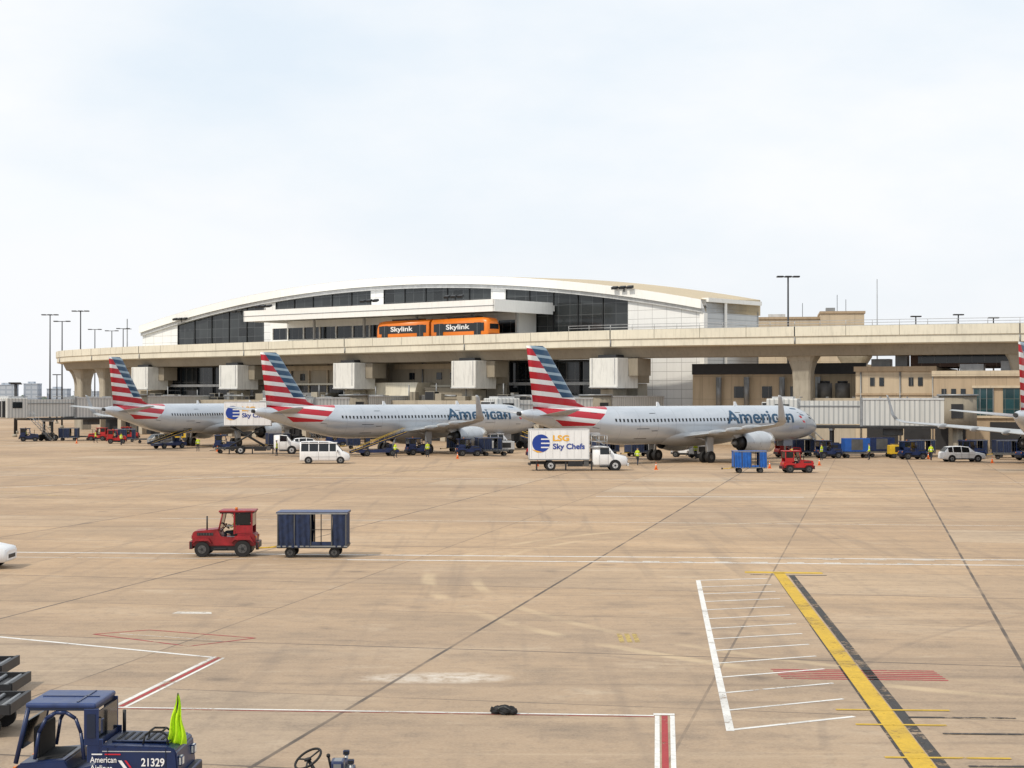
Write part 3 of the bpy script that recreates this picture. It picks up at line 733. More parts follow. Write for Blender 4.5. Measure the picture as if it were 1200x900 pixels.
# ------------------------------------------------------------------ jet bridges
def jetbridge(cab, rot, bld, zf=3.6, stair=True):
    cab, rot, bld = Vector(cab), Vector(rot), Vector(bld)
    R = root('jet_bridge', (cab.x,cab.y), math.atan2(rot.y-cab.y, rot.x-cab.x)); L = (rot-cab).length
    b = B()
    b.box((1.0,0,zf+1.45),(3.6,3.4,3.1),BRIDGE,bev=.15); b.box((-1.0,0,zf+1.3),(.8,2.6,2.6),DARK,bev=.1)
    b.box((1,-1.75,zf+1.9),(1.6,.06,.9),GLASS); b.box((1,1.75,zf+1.9),(1.6,.06,.9),GLASS); b.box((1,0,zf+3.1),(2.4,2.4,.25),LGREY)
    b.done('cab', R)
    b = B(); h = L*.52
    b.span(2.8,h,-1.25,1.25,zf+.1,zf+2.75,BRIDGE); b.span(h,L,-1.5,1.5,zf-.05,zf+3.0,BRIDGE)
    b.span(2.8,L,-1.55,1.55,zf-.40,zf-.06,HUB); b.span(h-.15,h+.15,-1.6,1.6,zf-.15,zf+3.1,GREY); b.span(h,L,-1.58,1.58,zf+2.85,zf+3.08,LGREY)
    b.span(3,h,-1.35,-1.25,zf+2.1,zf+2.2,GREY); b.cyl((3,-1.7,zf-.2),(L,-1.7,zf-.2),.06,DARK,n=6)
    for k in range(int(L/3)): b.box((3+k*3,0,zf+3.15),(.1,2.4,.12),GREY)
    b.done('tunnel', R)
    b = B(); b.cyl((L+1.4,0,zf-.3),(L+1.4,0,zf+3.3),2.1,CREAMD,n=20); b.cyl((L+1.4,0,0),(L+1.4,0,zf-.3),.55,CONC); b.cyl((L+1.4,0,zf+3.3),(L+1.4,0,zf+3.5),2.3,GREY,n=20)
    b.box((L+1.4,-2.1,zf+1.6),(1.3,.1,1.6),DARK)
    b.done('rotunda', R)
    b = B(); x = L*.34
    b.box((x,0,1.0),(.5,2.8,.5),DARK)
    for s in (-1,1):
        b.box((x,s*1.1,2.2),(.3,.3,zf-.9),DARK); b.wheel(x-.5,s*1.1,.5,.35,s); b.wheel(x+.5,s*1.1,.5,.35,s)
    b.box((x,0,zf-.5),(.4,2.8,.3),STEEL)
    b.box((L*.7,0,zf-.8),(2.2,1.4,.8),HUB,bev=.05)
    b.done('drive_column', R)
    if stair:
        b = B()
        for i in range(12): b.box((3.2+i*.3,-2.2,zf-.1-i*.3),(.3,.9,.05),STEEL)
        for yy in (-1.75,-2.65):
            b.cyl((3.0,yy,zf+.9),(6.8,yy,.9),.03,STEEL,n=6); b.cyl((3.0,yy,zf-.1),(6.8,yy,.05),.05,STEEL,n=6)
            for i in range(5): b.cyl((3.1+i*.9,yy,zf-.2-i*.9),(3.1+i*.9,yy,zf+.85-i*.9),.025,STEEL,n=5)
        b.done('service_stair', R)
    d = bld-rot; L2 = d.length
    W = B(); W.span(1.8,L2,-1.6,1.6,zf-.1,zf+3.1,BRIDGE); W.span(1.8,L2,-1.7,1.7,zf+3.1,zf+3.3,LGREY)
    W.box((L2*.6,0,(zf-.1)/2),(.7,.7,zf-.1),CONC)
    o = W.done('fixed_walkway', R, (L+1.4,0,0)); o.rotation_euler[2] = math.atan2(d.y,d.x)-R.rotation_euler[2]
jetbridge((30.6,198.5),(49.0,193.2),(54,217))
jetbridge((-2.2,221),(10,228),(19,243))
jetbridge((-35.2,250),(-25,256),(-17,272))
jetbridge((-76,256),(-61.5,272),(-54,302))
jetbridge((76,193),(88,186),(95,200))

# ------------------------------------------------------------------ people
def crewmat(zp, zs):
    m, nt, p, oc = newmat('crew_clothing'); s = nn(nt,'ShaderNodeSeparateXYZ'); link(nt, oc, s.inputs[0]); z = s.outputs[2]
    c = MIX(nt, M(nt,'GREATER_THAN', z, zp), (.02,.025,.04), (.50,.62,.03))
    c = MIX(nt, M(nt,'COMPARE', z, zp+.22, .035), c, (.7,.7,.7))
    c = MIX(nt, M(nt,'GREATER_THAN', z, zs), c, SKIN)
    link(nt, c, p.inputs['Base Color']); p.inputs['Roughness'].default_value = .8
    return m
CREW = {'sit': crewmat(.16,.665), 'stand': crewmat(.93,1.53)}; CREW['walk'] = CREW['stand']
SK = mat('skin', SKIN, .6, 0, .05, 5, 0, 0)
def worker(loc, rz, pose='stand', parent=None, name='ground_crew_worker', z0=0.):
    R = root(name, (loc[0],loc[1],z0), rz)
    if parent: R.parent = parent
    if pose == 'sit':
        V = [(0,0,.10,.14),(-.02,0,.30,.13),(-.02,0,.50,.15),(0,0,.64,.06),(.03,0,.72,.085),(.03,0,.83,.09),
             (-.02,.19,.54,.065),(.12,.25,.32,.048),(.36,.17,.40,.034),(-.02,-.19,.54,.065),(.12,-.25,.32,.048),(.36,-.17,.40,.034),
             (.02,.10,.06,.10),(.44,.12,.10,.068),(.44,.12,-.33,.048),(.58,.12,-.38,.042),(.02,-.10,.06,.10),(.44,-.12,.10,.068),(.44,-.12,-.33,.048),(.58,-.12,-.38,.042)]
        hd = (.03,0,.80)
    else:
        k = .18 if pose == 'walk' else .03
        V = [(0,0,.95,.14),(0,0,1.13,.125),(0,0,1.36,.15),(0,0,1.50,.06),(.02,0,1.58,.08),(.03,0,1.69,.09),
             (0,.19,1.40,.062),(-k*.5,.25,1.12,.046),(.10-k*.5,.26,.90,.032),(0,-.19,1.40,.062),(k*.3,-.25,1.12,.046),(.14+k,-.25,.93,.032),
             (0,.10,.90,.095),(.04+k,.11,.50,.062),(k,.11,.10,.045),(.16+k,.12,.045,.042),(0,-.10,.90,.095),(.03-k*.5,-.11,.50,.062),(-.03-k*1.2,-.11,.10,.045),(.12-k*1.2,-.12,.045,.042)]
        hd = (.03,0,1.66)
    E = [(0,1),(1,2),(2,3),(3,4),(4,5),(2,6),(6,7),(7,8),(2,9),(9,10),(10,11),(0,12),(12,13),(13,14),(14,15),(0,16),(16,17),(17,18),(18,19)]
    me = bpy.data.meshes.new('body'); me.from_pydata([v[:3] for v in V], E, [])
    o = bpy.data.objects.new('body', me); scene.collection.objects.link(o); o.parent = R
    o.modifiers.new('Skin','SKIN')
    for i, v in enumerate(V): me.skin_vertices[0].data[i].radius = (v[3], v[3])
    me.skin_vertices[0].data[0].use_root = True
    sd = o.modifiers.new('Sub','SUBSURF'); sd.levels = 1; sd.render_levels = 1
    me.materials.append(CREW[pose])
    b = B(); hx, hy, hz = hd
    b.ell((hx-.01,0,hz+.09),(.115,.10,.075),NAVYM,14,8); b.box((hx+.13,0,hz+.075),(.10,.14,.015),NAVYM)
    b.ell((hx+.115,0,hz),(.02,.014,.025),SK,8,6)
    for s_ in (-1,1):
        b.ell((hx+.095,s_*.035,hz+.03),(.01,.014,.01),BLACK,6,5); b.ell((hx,s_*.095,hz),(.02,.012,.03),SK,6,5)
        wv = Vector(V[8 if s_ > 0 else 11][:3]); dn = (wv-Vector(V[7 if s_ > 0 else 10][:3])).normalized(); pc = wv+dn*.07
        b.ell(pc,(.045,.04,.045),SK,8,6)
        for k in range(4): b.cyl(pc+Vector((0,(k-1.5)*.018,0)), pc+dn*(.075+.01*(k in (1,2)))+Vector((.02,(k-1.5)*.018,0)), .010, SK, .007, n=6)
        b.cyl(pc+Vector((.02,-s_*.02,0)), pc+Vector((.05,-s_*.04,-.02))+dn*.03, .011, SK, .008, n=6)
    b.box((hx+.105,0,hz-.045),(.012,.04,.008),TXTR)
    b.done('head_and_hands', R)
    return R

# ------------------------------------------------------------------ vehicles
def tow_tractor(loc, rz, paint_, driver=True, name='tow_tractor'):
    R = root(name, loc, rz)     # faces +x
    b = B()
    b.prism([(-1.35,.46),(1.35,.46),(1.38,.95),(1.30,1.10),(.25,1.20),(.15,.85),(-.55,.78),(-.6,1.02),(-1.3,1.0),(-1.38,.8)],-.66,.66,paint_,bev=.035)
    b.span(-1.2,1.2,-.6,.6,.26,.48,DARK); b.box((1.42,0,.50),(.14,1.34,.34),DARK,bev=.02); b.box((-1.42,0,.5),(.14,1.2,.28),DARK,bev=.02)
    b.box((1.39,0,.83),(.03,.66,.30),BLACK)
    for k in range(5): b.box((1.41,0,.72+k*.055),(.02,.6,.018),HUB)
    for s in (-1,1):
        b.box((1.40,s*.50,.85),(.05,.18,.14),LITE,bev=.02); b.box((-1.38,s*.5,.85),(.04,.12,.1),TAIL_L)
        b.prism([(-1.32,.62),(-1.15,.90),(-.48,.90),(-.34,.6),(-.48,.74),(-1.12,.74)],s*.72-.12,s*.72+.12,paint_)
        b.prism([(.50,.56),(.62,.80),(1.20,.80),(1.34,.56),(1.18,.70),(.66,.70)],s*.72-.11,s*.72+.11,paint_)
        b.box((.15,s*.68,.36),(.55,.14,.06),DARK); b.box((.8,s*.665,.98),(.7,.012,.12),DARK)
        for k in range(6): b.box((.5+k*.12,s*.675,.98),(.03,.012,.10),HUB)
    b.cyl((.75,.45,1.1),(.75,.45,1.75),.035,DARK,n=8)
    b.done('body', R)
    b = B()
    for x in (-.82,.92):
        for s in (-1,1): b.wheel(x,s*.70,.36 if x < 0 else .33,.22,s,HUB)
    b.done('wheels', R)
    b = B()
    for s in (-1,1):
        b.cyl((.22,s*.62,1.15),(.05,s*.6,1.93),.035,paint_,n=8); b.box((-.45,s*.62,1.45),(.07,.06,.95),paint_); b.box((-1.2,s*.62,1.45),(.08,.07,.98),paint_)
        b.box((-.85,s*.63,1.18),(.7,.03,.35),paint_); b.box((-.82,s*.625,1.62),(.62,.02,.48),GLASS)
    b.box((-.55,0,1.96),(1.55,1.4,.08),paint_,bev=.03); b.box((-.55,0,1.90),(1.45,1.3,.06),DARK); b.box((.13,0,1.55),(.03,1.12,.66),GLASS,ry=-.2); b.box((-1.22,0,1.6),(.03,1.1,.55),GLASS)
    b.cyl((-.5,.3,2.0),(-.5,.3,2.12),.06,TAIL_L)
    b.box((.2,-.80,1.5),(.04,.12,.2),BLACK); b.cyl((.12,-.6,1.5),(.2,-.78,1.5),.012,BLACK,n=5)
    b.done('cab_frame', R)
    b = B(); b.box((-.45,0,.92),(.45,.5,.12),BLACK,bev=.03); b.box((-.68,0,1.2),(.1,.5,.5),BLACK,bev=.03)
    b.cyl((.25,0,1.0),(.0,0,1.28),.025,DARK,n=8)
    q = Vector((-.66,0,.75)).to_track_quat('Z','Y')
    rr = [[Vector((0.0,0,1.3))+q @ Vector(((.19+.02*math.cos(t))*math.cos(a),(.19+.02*math.cos(t))*math.sin(a),.02*math.sin(t))) for t in [2*pi*j/6 for j in range(6)]] for a in [2*pi*i/16 for i in range(17)]]
    b.loft(rr, BLACK, cap=False)
    b.done('seat_and_steering', R)
    if driver: worker((-.42,0), 0, 'sit', R, 'driver', .93)
    return R
def baggage_cart(loc, rz, cur, roofm, openx=(.25,1.0), name='baggage_cart'):
    R = root(name, loc, rz)
    b = B(); L, W, H = 1.5, .76, 1.95
    b.span(-L,L,-W,W,.42,.55,DARK); b.span(-L,L,-W,W,H-.07,H,roofm)
    b.box((0,0,H+.012),(2*L+.08,2*W+.08,.03),roofm,bev=.01)
    for s in (-1,1):
        b.box((0,s*(W+.02),H-.035),(2*L+.06,.03,.07),GREY); b.box((0,s*(W+.01),.50),(2*L+.04,.03,.06),GREY)
    for x in (-L+.04,-L/2,openx[0],openx[1],L-.04):
        for s in (-1,1): b.box((x,s*(W-.01),1.2),(.05,.07,1.35),HUB)
    b.span(-L+.02,-L+.06,-W+.05,W-.05,.55,1.88,cur); b.span(L-.06,L-.02,-W+.05,W-.05,.55,1.88,cur)
    b.span(openx[0],openx[1],-W,-W+.03,.55,.70,cur); b.span((openx[0]+openx[1])/2-.02,(openx[0]+openx[1])/2+.02,-W,-W+.04,.55,1.88,DARK)
    b.span(openx[0],openx[1],-W,-W+.03,1.20,1.23,DARK)
    b.done('frame', R)
    b = B()
    def drape(x0, x1, y):
        n = max(3, int((x1-x0)/.05)); rows = []
        for z in (.46,.8,1.2,1.6,1.88):
            rows.append([Vector((x0+(x1-x0)*i/n+.01*math.sin(z*5+i), y+.045*math.sin(i*1.3+z)*(1.1-(z-.46)/2)+.02*math.sin(i*.31+z*2), z+(.03*math.sin(i*.9) if z < .5 else 0))) for i in range(n+1)])
        b.loft(rows, cur, True, False, False)
    for s in (-1,1):
        drape(-L+.03, openx[0]-.03, s*(W+.015)); drape(openx[1]+.03, L-.03, s*(W+.015))
    b.done('curtains', R)
    b = B()
    for x in (-.95,.95):
        for s in (-1,1): b.wheel(x,s*.58,.23,.16,s)
        b.box((x,0,.3),(.15,1.0,.2),DARK)
    b.cyl((-L,0,.42),(-L-.95,0,.36),.03,YEL,n=8); b.cyl((-L,.3,.45),(-L-.5,0,.38),.025,YEL,n=8); b.cyl((-L,-.3,.45),(-L-.5,0,.38),.025,YEL,n=8)
    b.cyl((-L-.95,0,.3),(-L-.95,0,.45),.07,DARK,n=8)
    b.done('running_gear', R)
    return R
def carshell(R, secs, paint_, name='body'):
    b = B(); rings = []
    for x,w_,zs,zb,wr,zr,_,_ in secs:
        rings.append([(x,-w_*.92,zs),(x,-w_,zs+.18),(x,-w_,zb),(x,-wr,zr-.05),(x,-wr*.86,zr),(x,wr*.86,zr),(x,wr,zr-.05),(x,w_,zb),(x,w_,zs+.18),(x,w_*.92,zs)])
    V = [[b.bm.verts.new(p) for p in r] for r in rings]; n = 10
    for k in range(len(V)-1):
        for i in range(n):
            f = b.bm.faces.new((V[k][i],V[k][(i+1)%n],V[k+1][(i+1)%n],V[k+1][i]))
            g_ = (i in (2,6) and secs[k][6]) or (i in (3,4,5) and secs[k][7])
            f.material_index = b.mi(GLASS if g_ else paint_); f.smooth = not g_
    for r in (V[0],V[-1]): f = b.bm.faces.new(r); f.material_index = b.mi(paint_)
    return b
def suv(loc, rz, paint_, name='parked_car'):
    R = root(name, loc, rz)
    secs = [(2.3,.70,.35,.70,.6,.72,0,0),(2.2,.86,.28,.82,.75,.86,0,0),(1.3,.91,.25,.98,.80,1.04,0,0),(1.2,.91,.25,.99,.80,1.06,0,1),(.5,.91,.25,1.0,.68,1.56,1,0),(-.3,.91,.25,1.0,.68,1.66,0,0),(-.38,.91,.25,1.0,.68,1.66,1,0),(-1.2,.91,.25,1.02,.68,1.63,0,0),(-1.3,.91,.25,1.02,.68,1.62,1,0),(-1.75,.90,.25,1.02,.66,1.56,0,1),(-2.2,.86,.3,1.0,.76,1.08,0,0),(-2.3,.78,.36,.9,.7,.92,0,0)]
    b = carshell(R, secs, paint_)
    for s in (-1,1):
        b.box((2.16,s*.62,.72),(.2,.3,.14),LITE,bev=.03); b.box((-2.2,s*.7,.9),(.14,.2,.2),TXTR,bev=.03); b.box((.75,s*.98,1.05),(.15,.16,.12),paint_,bev=.03)
        b.box((0,s*.915,.75),(2.2,.01,.02),DARK); b.box((0,s*.90,.32),(2.2,.06,.12),DARK)
        for x in (.45,-.35): b.box((x,s*.915,.65),(.012,.012,.62),DARK)
        for x in (1.42,-1.38): b.cyl((x,s*.80,.36),(x,s*.925,.36),.40,BLACK,n=20)
    b.box((2.27,0,.5),(.08,1.0,.2),DARK,bev=.02)
    b.done('body', R); b = B()
    for x in (1.42,-1.38):
        for s in (-1,1): b.wheel(x,s*.83,.34,.22,s,GREY)
    b.done('wheels', R); return R
def van(loc, rz, name='passenger_van'):
    R = root(name, loc, rz); R.scale = (.93,.93,.93)
    secs = [(2.75,.78,.4,.80,.7,.84,0,0),(2.65,.92,.32,1.0,.8,1.06,0,0),(2.0,1.0,.28,1.25,.86,1.36,0,1),(1.25,1.0,.28,1.35,.82,2.25,1,0),(.55,1.0,.28,1.35,.84,2.42,0,0),(.45,1.0,.28,1.35,.84,2.44,1,0),(-.6,1.0,.28,1.35,.84,2.46,0,0),(-.68,1.0,.28,1.35,.84,2.46,1,0),(-1.65,1.0,.28,1.35,.84,2.46,0,0),(-1.73,1.0,.28,1.35,.84,2.46,1,0),(-2.55,1.0,.28,1.35,.84,2.42,0,0),(-2.7,.97,.32,1.35,.8,2.35,0,0)]
    b = carshell(R, secs, WHITE)
    for s in (-1,1):
        b.box((2.6,s*.72,.9),(.2,.28,.22),LITE,bev=.03); b.box((1.45,s*1.12,1.4),(.15,.18,.3),BLACK,bev=.03); b.box((0,s*1.005,.75),(3.0,.012,.03),GREY)
        b.box((-.6,s*.935,2.26),(3.9,.05,.10),WHITE)
        for x in (.5,-.64,1.3): b.box((x,s*1.005,.85),(.015,.012,.9),DARK)
        for x in (1.75,-1.75): b.cyl((x,s*.88,.37),(x,s*1.012,.37),.43,BLACK,n=20)
    b.box((2.72,0,.6),(.12,1.6,.22),DARK,bev=.03); b.box((-2.72,0,1.7),(.03,1.4,.7),GLASS)
    b.done('body', R); b = B()
    for x in (1.75,-1.75):
        for s in (-1,1): b.wheel(x,s*.9,.37,.24,s,GREY)
    b.done('wheels', R); return R
def catering_truck(loc, rz, lift=0., name='catering_truck'):
    R = root(name, loc, rz)
    secs = [(4.55,.85,.55,1.0,.8,1.05,0,0),(4.45,1.05,.45,1.25,.85,1.32,0,0),(3.4,1.1,.45,1.45,.9,1.55,0,1),(2.85,1.1,.45,1.5,.92,2.2,1,0),(2.0,1.1,.45,1.5,.92,2.28,0,0),(1.3,1.1,.45,1.5,.92,2.25,0,0)]
    b = carshell(R, secs, WHITE)
    b.box((4.58,0,.95),(.08,1.3,.45),DARK,bev=.02); b.box((4.62,0,.55),(.15,2.1,.25),LGREY,bev=.03)
    for s in (-1,1):
        b.box((4.5,s*.82,.98),(.14,.28,.22),LITE,bev=.03); b.cyl((3.4,s*1.0,.48),(3.4,s*1.12,.48),.55,BLACK,n=20); b.box((2.9,s*1.3,1.7),(.1,.25,.4),BLACK,bev=.02)
        b.box((2.4,s*1.12,.4),(.9,.15,.12),DARK); b.box((2.75,s*1.105,1.0),(.015,.012,.9),DARK); b.box((1.95,s*1.105,1.0),(.015,.012,.9),DARK)
    b.done('cab', R)
    b = B(); b.span(-4.4,3.8,-.45,.45,.6,.85,DARK)
    b.box((-.3,-1.0,.65),(1.4,.35,.5),DARK,bev=.03); b.box((.7,-1.0,.7),(.5,.35,.5),HUB,bev=.03)
    for x in (-1.2,1.2,-3.9): b.box((x,-1.1,.45),(.14,.16,.8),DARK)
    for x, ww in ((3.4,.28),(-2.6,.5)):
        for s in (-1,1): b.wheel(x,s*(1.0 if ww < .4 else .9),.48,ww,s,LGREY)
    b.box((-4.5,0,.6),(.12,2.3,.2),DARK); b.done('chassis_and_wheels', R)
    z0 = 1.0+lift; b = B()
    b.box((-1.75,0,z0+1.42),(5.5,2.45,2.75),WHITE,bev=.05)
    b.box((-1.75,0,z0+.04),(5.52,2.48,.12),GREY); b.box((-1.75,0,z0+2.82),(5.52,2.48,.08),LGREY)
    b.box((-4.52,0,z0+1.4),(.04,2.1,2.4),LGREY)
    for k in range(-4,5): b.box((-1.75+k*.66,-1.232,z0+1.42),(.02,.012,2.5),LGREY)
    b.done('cargo_box', R)
    b = B(); b.box((1.9,0,z0+1.15),(1.7,2.2,.1),STEEL); b.box((1.8,0,z0+.75),(1.0,1.6,.35),DARK)
    for s in (-1,1):
        for x in (1.2,1.9,2.65): b.cyl((x,s*1.05,z0+1.15),(x,s*1.05,z0+2.25),.03,STEEL,n=6)
        for zz in (1.7,2.25): b.cyl((1.1,s*1.05,z0+zz),(2.65,s*1.05,z0+zz),.03,STEEL,n=6)
    b.box((1.5,0,z0+2.4),(1.1,1.7,.16),STEEL); b.cyl((1.1,.5,z0+2.4),(2.6,.5,z0+1.3),.05,STEEL)
    b.done('loading_platform', R)
    if lift > .3:
        b = B()
        for s in (-.9,.9):
            b.cyl((-3.8,s,.95),(.2,s,z0),.09,DARK,n=8); b.cyl((.2,s,.95),(-3.8,s,z0),.09,DARK,n=8)
        b.done('scissor_lift', R)
    b = B(); y = -1.245
    cx, cz, r = -3.5, z0+1.55, .82
    b.face([(cx+r*math.cos(2*pi*i/28), y, cz+r*math.sin(2*pi*i/28)) for i in range(28)], TXTB)
    for k in (-1,0,1):
        zz = cz+k*.38; hw = math.sqrt(max(0,r*r-(k*.38)**2))
        b.face([(cx,y-.006,zz-.06),(cx+hw,y-.006,zz-.06),(cx+hw,y-.006,zz+.06),(cx,y-.006,zz+.06)], WHITE)
    b.face([(cx-.9,y-.009,z0+1.0),(cx-.35,y-.009,z0+.7),(cx+.2,y-.009,z0+.72),(cx-.3,y-.009,z0+.85)], TXTY)
    b.done('round_logo', R)
    label('LSG', TXTY, R, -2.4, z0+1.75, 1.5, .55, y-.012, 'lettering', .03)
    label('Sky Chefs', TXTB, R, -2.4, z0+.85, 2.95, .68, y-.012, 'lettering', .025)
    return R
def belt_loader(loc, rz, paint_=NAVY, name='belt_loader', up=.33):
    R = root(name, loc, rz); b = B()
    b.prism([(-2.4,.4),(2.3,.4),(2.3,.8),(1.2,.95),(.6,.75),(-2.0,.75),(-2.4,.65)],-.85,.85,paint_,bev=.04)
    b.box((1.7,.4,1.15),(.7,.7,.45),paint_,bev=.04); b.box((1.2,.5,1.25),(.1,.45,.6),BLACK,bev=.02)
    for x in (-1.5,1.5):
        for s in (-1,1): b.wheel(x,s*.8,.36,.24,s)
    b.done('chassis', R); b = B()
    c, s_ = math.cos(up), math.sin(up)
    b.box((0,-.15,1.55),(7.0,.75,.14),BLACK,ry=-up)
    for s in (-1,1):
        b.box((0,-.15+s*.42,1.60),(7.0,.05,.20),paint_,ry=-up); b.box((0,-.15+s*.45,1.66),(7.0,.03,.05),YEL,ry=-up)
        b.cyl((-3.2*c,-.15+s*.46,1.9-3.2*s_),(3.3*c,-.15+s*.46,2.15+3.3*s_),.025,YEL,n=6)
        for k in range(-3,4): b.cyl((k*c,-.15+s*.46,1.6+k*s_),(k*c,-.15+s*.46,2.05+k*s_),.025,DARK,n=5)
    b.cyl((1.6,-.15,.8),(2.0,-.15,2.1),.1,STEEL); b.cyl((-1.2,-.15,.7),(-1.2,-.15,1.2),.1,STEEL)
    b.done('conveyor', R); return R
def luggage_dolly(loc, rz, top=DARK, box_=None, name='luggage_dolly', rail=None):
    R = root(name, loc, rz); b = B(); rail = rail or HUB
    b.span(-1.5,1.5,-.8,.8,.50,.60,top)
    for i in range(9): b.cyl((-1.35+i*.335,-.72,.64),(-1.35+i*.335,.72,.64),.045,GREY,n=8)
    for s in (-1,1):
        b.span(-1.52,1.52,s*.82-.03,s*.82+.03,.5,.70,rail); b.span(s*1.5-.04,s*1.5+.04,-.82,.82,.5,.72,rail)
        for x in (-1.05,1.05): b.wheel(x,s*.6,.23,.16,s)
        b.box((s*1.05,0,.35),(.14,1.2,.16),DARK)
    b.cyl((-1.5,0,.45),(-2.3,0,.35),.035,HUB,n=8)
    b.done('deck', R)
    if box_:
        b = B(); b.prism([(-1.4,.72),(1.2,.72),(1.5,1.1),(1.5,2.2),(-1.4,2.2)],-.72,.72,box_,bev=.03)
        b.box((0,-.735,1.5),(1.3,.02,1.2),HUB); b.done('cargo_container', R)
    return R
def cone(loc):
    b = B(); b.box((0,0,.02),(.36,.36,.04),ORG); b.cyl((0,0,.04),(0,0,.42),.14,ORG,.06,n=12); b.cyl((0,0,.42),(0,0,.52),.06,TXTW,.045,n=12); b.cyl((0,0,.52),(0,0,.7),.045,ORG,.02,n=12)
    b.done('traffic_cone', None, (*loc,0))
def light_pole(loc, h, heads=2, name='light_pole', hw=1.3, base=0.):
    R = root(name, (loc[0],loc[1],base)); b = B()
    b.cyl((0,0,0),(0,0,h),.20,DARK,.11,n=10); b.box((0,0,h),(hw*2,.14,.14),DARK)
    for k in range(heads):
        x = -hw+2*hw*k/(heads-1); b.box((x,-.1,h+.02),(.9,.9,.22),DARK,bev=.04)
    b.cyl((0,0,0),(0,0,.5),.4,CONC); b.done('pole_and_heads', R)

tow_tractor((-12.5,74.6), pi+.03, RED)
baggage_cart((-8.6,74.1), .0, CURT, NAVYTOP, (-.05,.85))
catering_truck((6.1,159), .06, 0)
catering_truck((-29.6,203), .10, 2.35)
van((-19.2,175), .08)
belt_loader((-15.4,196), .35)
belt_loader((4.0,186), 2.6, NAVY, up=.26)
baggage_cart((21.4,154), 0, CURTB, BLUE, (.1,.8))
tow_tractor((25.7,154), .1, BRED)
suv((47.3,179.5), .1, WHITE)
suv((-22.6,69.3), .0, WHITE)
tow_tractor((43.6,186), .2, NAVY, False); tow_tractor((50.6,188), .1, NAVY, False); tow_tractor((35.0,189), 0.2, NAVY, True); tow_tractor((55.5,183), .3, NAVY, False)
luggage_dolly((38.2,190), .1, GREY, BLUE); luggage_dolly((41.6,193), .1, GREY, NAVY); luggage_dolly((54,186), 2.9, GREY)
luggage_dolly((58.5,186), .1, GREY, NAVY)
for x, y, r in ((46.2,193,.1),(33.0,195.5,.2),(51.8,192,.1),(55.4,191,.1),(-6.5,212,.3),(-20,222,.2),(14.5,195,.5),(10.8,198,.5),(-2.8,203,.3),(-31,226,.4),(-57.5,254,.2),(-68,262,.1)): baggage_cart((x,y), r, CURT, NAVYTOP, (.2,.9))
tow_tractor((31.0,192), .3, BRED, True); tow_tractor((3.0,190), pi, BRED, False); tow_tractor((-5.0,196), .2, NAVY); luggage_dolly((9.5,189), .4, GREY); luggage_dolly((-2,197), .2, GREY, None)
tow_tractor((-63.5,262), pi, BRED); tow_tractor((-60.0,268), 0, BRED); tow_tractor((-73,258), .2, NAVY); luggage_dolly((-66.5,264), 0, GREY); luggage_dolly((-53,248),.2,GREY); tow_tractor((-57,246), .2, BRED); tow_tractor((-24,232), .2, NAVY)
luggage_dolly((-34,205), .3, GREY); belt_loader((-45,224), .9, NAVY, up=.25)
tow_tractor((-11,199), .4, NAVY, True); tow_tractor((19.5,193), 2.9, WHITE, False); tow_tractor((-36,214), .2, NAVY, True)
suv((-25.5,214), .2, WHITE); suv((-48,236), .6, GREY); van((-2.5,216), .4)
for p in ((-51.5,243),(-50,240),(-36.6,212),(2.5,168),(30.6,170),(45.6,187),(49.5,176),(13.5,160),(-63,247),(-6,188),(24.6,163),(-22,192)): cone(p)
for p, r, q in (((12.5,170),1.0,'walk'),((-9.5,192),2.0,'stand'),((28.2,172),.4,'stand'),((-61,250),0,'walk'),((-27,196),3,'stand'),((44.8,182.5),1,'walk'),((33.2,183),2.5,'stand'),((-54.5,238),1,'stand'),((-13,190),.5,'walk'),((38.5,184),3,'stand'),((20.0,186),1.2,'walk'),((-39,212),2,'stand')): worker(p, r, q)
def gpu(loc, rz, pm):
    R = root('ground_power_cart', loc, rz); b = B()
    b.box((0,0,.95),(2.4,1.3,1.0),pm,bev=.07); b.box((0,-.66,1.0),(1.4,.02,.6),DARK); b.box((0,0,1.5),(1.8,.9,.12),DARK,bev=.03); b.span(-1.2,1.2,-.5,.5,.36,.45,DARK)
    for x in (-.8,.8):
        for s in (-1,1): b.wheel(x,s*.55,.28,.18,s)
    b.cyl((-1.2,0,.45),(-2.0,0,.3),.035,DARK,n=8); b.done('housing_and_wheels', R)
gpu((43.0,189.5),.1,YEL); gpu((-1.0,205),.3,LGREY); gpu((36.6,196),0,NAVY); gpu((-51,262),0,YEL); gpu((21,190),.5,LGREY)

# ------------------------------------------------------------------ foreground: roofed baggage tractor
T = root('baggage_tractor', (-6.78,28.65), -.03); T.scale = (.87,.85,.97)
b = B()
b.prism([(-1.55,.35),(1.5,.35),(1.55,.75),(1.5,1.20),(1.42,1.27),(.05,1.30),(-.02,.95),(-.55,.82),(-.60,1.05),(-1.5,.98),(-1.6,.7)],-.76,.76,NAVY,bev=.03)
b.span(-1.4,1.4,-.6,.6,.2,.38,DARK); b.box((1.62,0,.6),(.14,1.45,.42),DARK,bev=.03); b.box((-1.66,0,.55),(.14,1.4,.35),DARK,bev=.03)
b.box((.75,0,1.315),(1.1,.9,.03),NAVYM,bev=.01)
for k in range(7): b.box((.3+k*.14,0,1.335),(.05,.7,.012),BLACK)
for s in (-1,1):
    b.box((1.55,s*.55,1.02),(.08,.2,.16),LITE,bev=.02); b.box((-1.6,s*.6,.85),(.05,.14,.12),TAIL_L)
    b.box((.75,s*.765,1.20),(1.3,.006,.012),LGREY)
    b.box((.2,s*.77,1.05),(.012,.01,.42),NAVYM); b.box((1.3,s*.77,1.05),(.012,.01,.42),NAVYM)
b.cyl((1.2,.45,1.3),(1.2,.45,1.42),.06,TAIL_L,n=10); b.cyl((.2,.5,1.3),(.2,.5,1.7),.035,DARK,n=8)
b.done('body', T)
b = B()
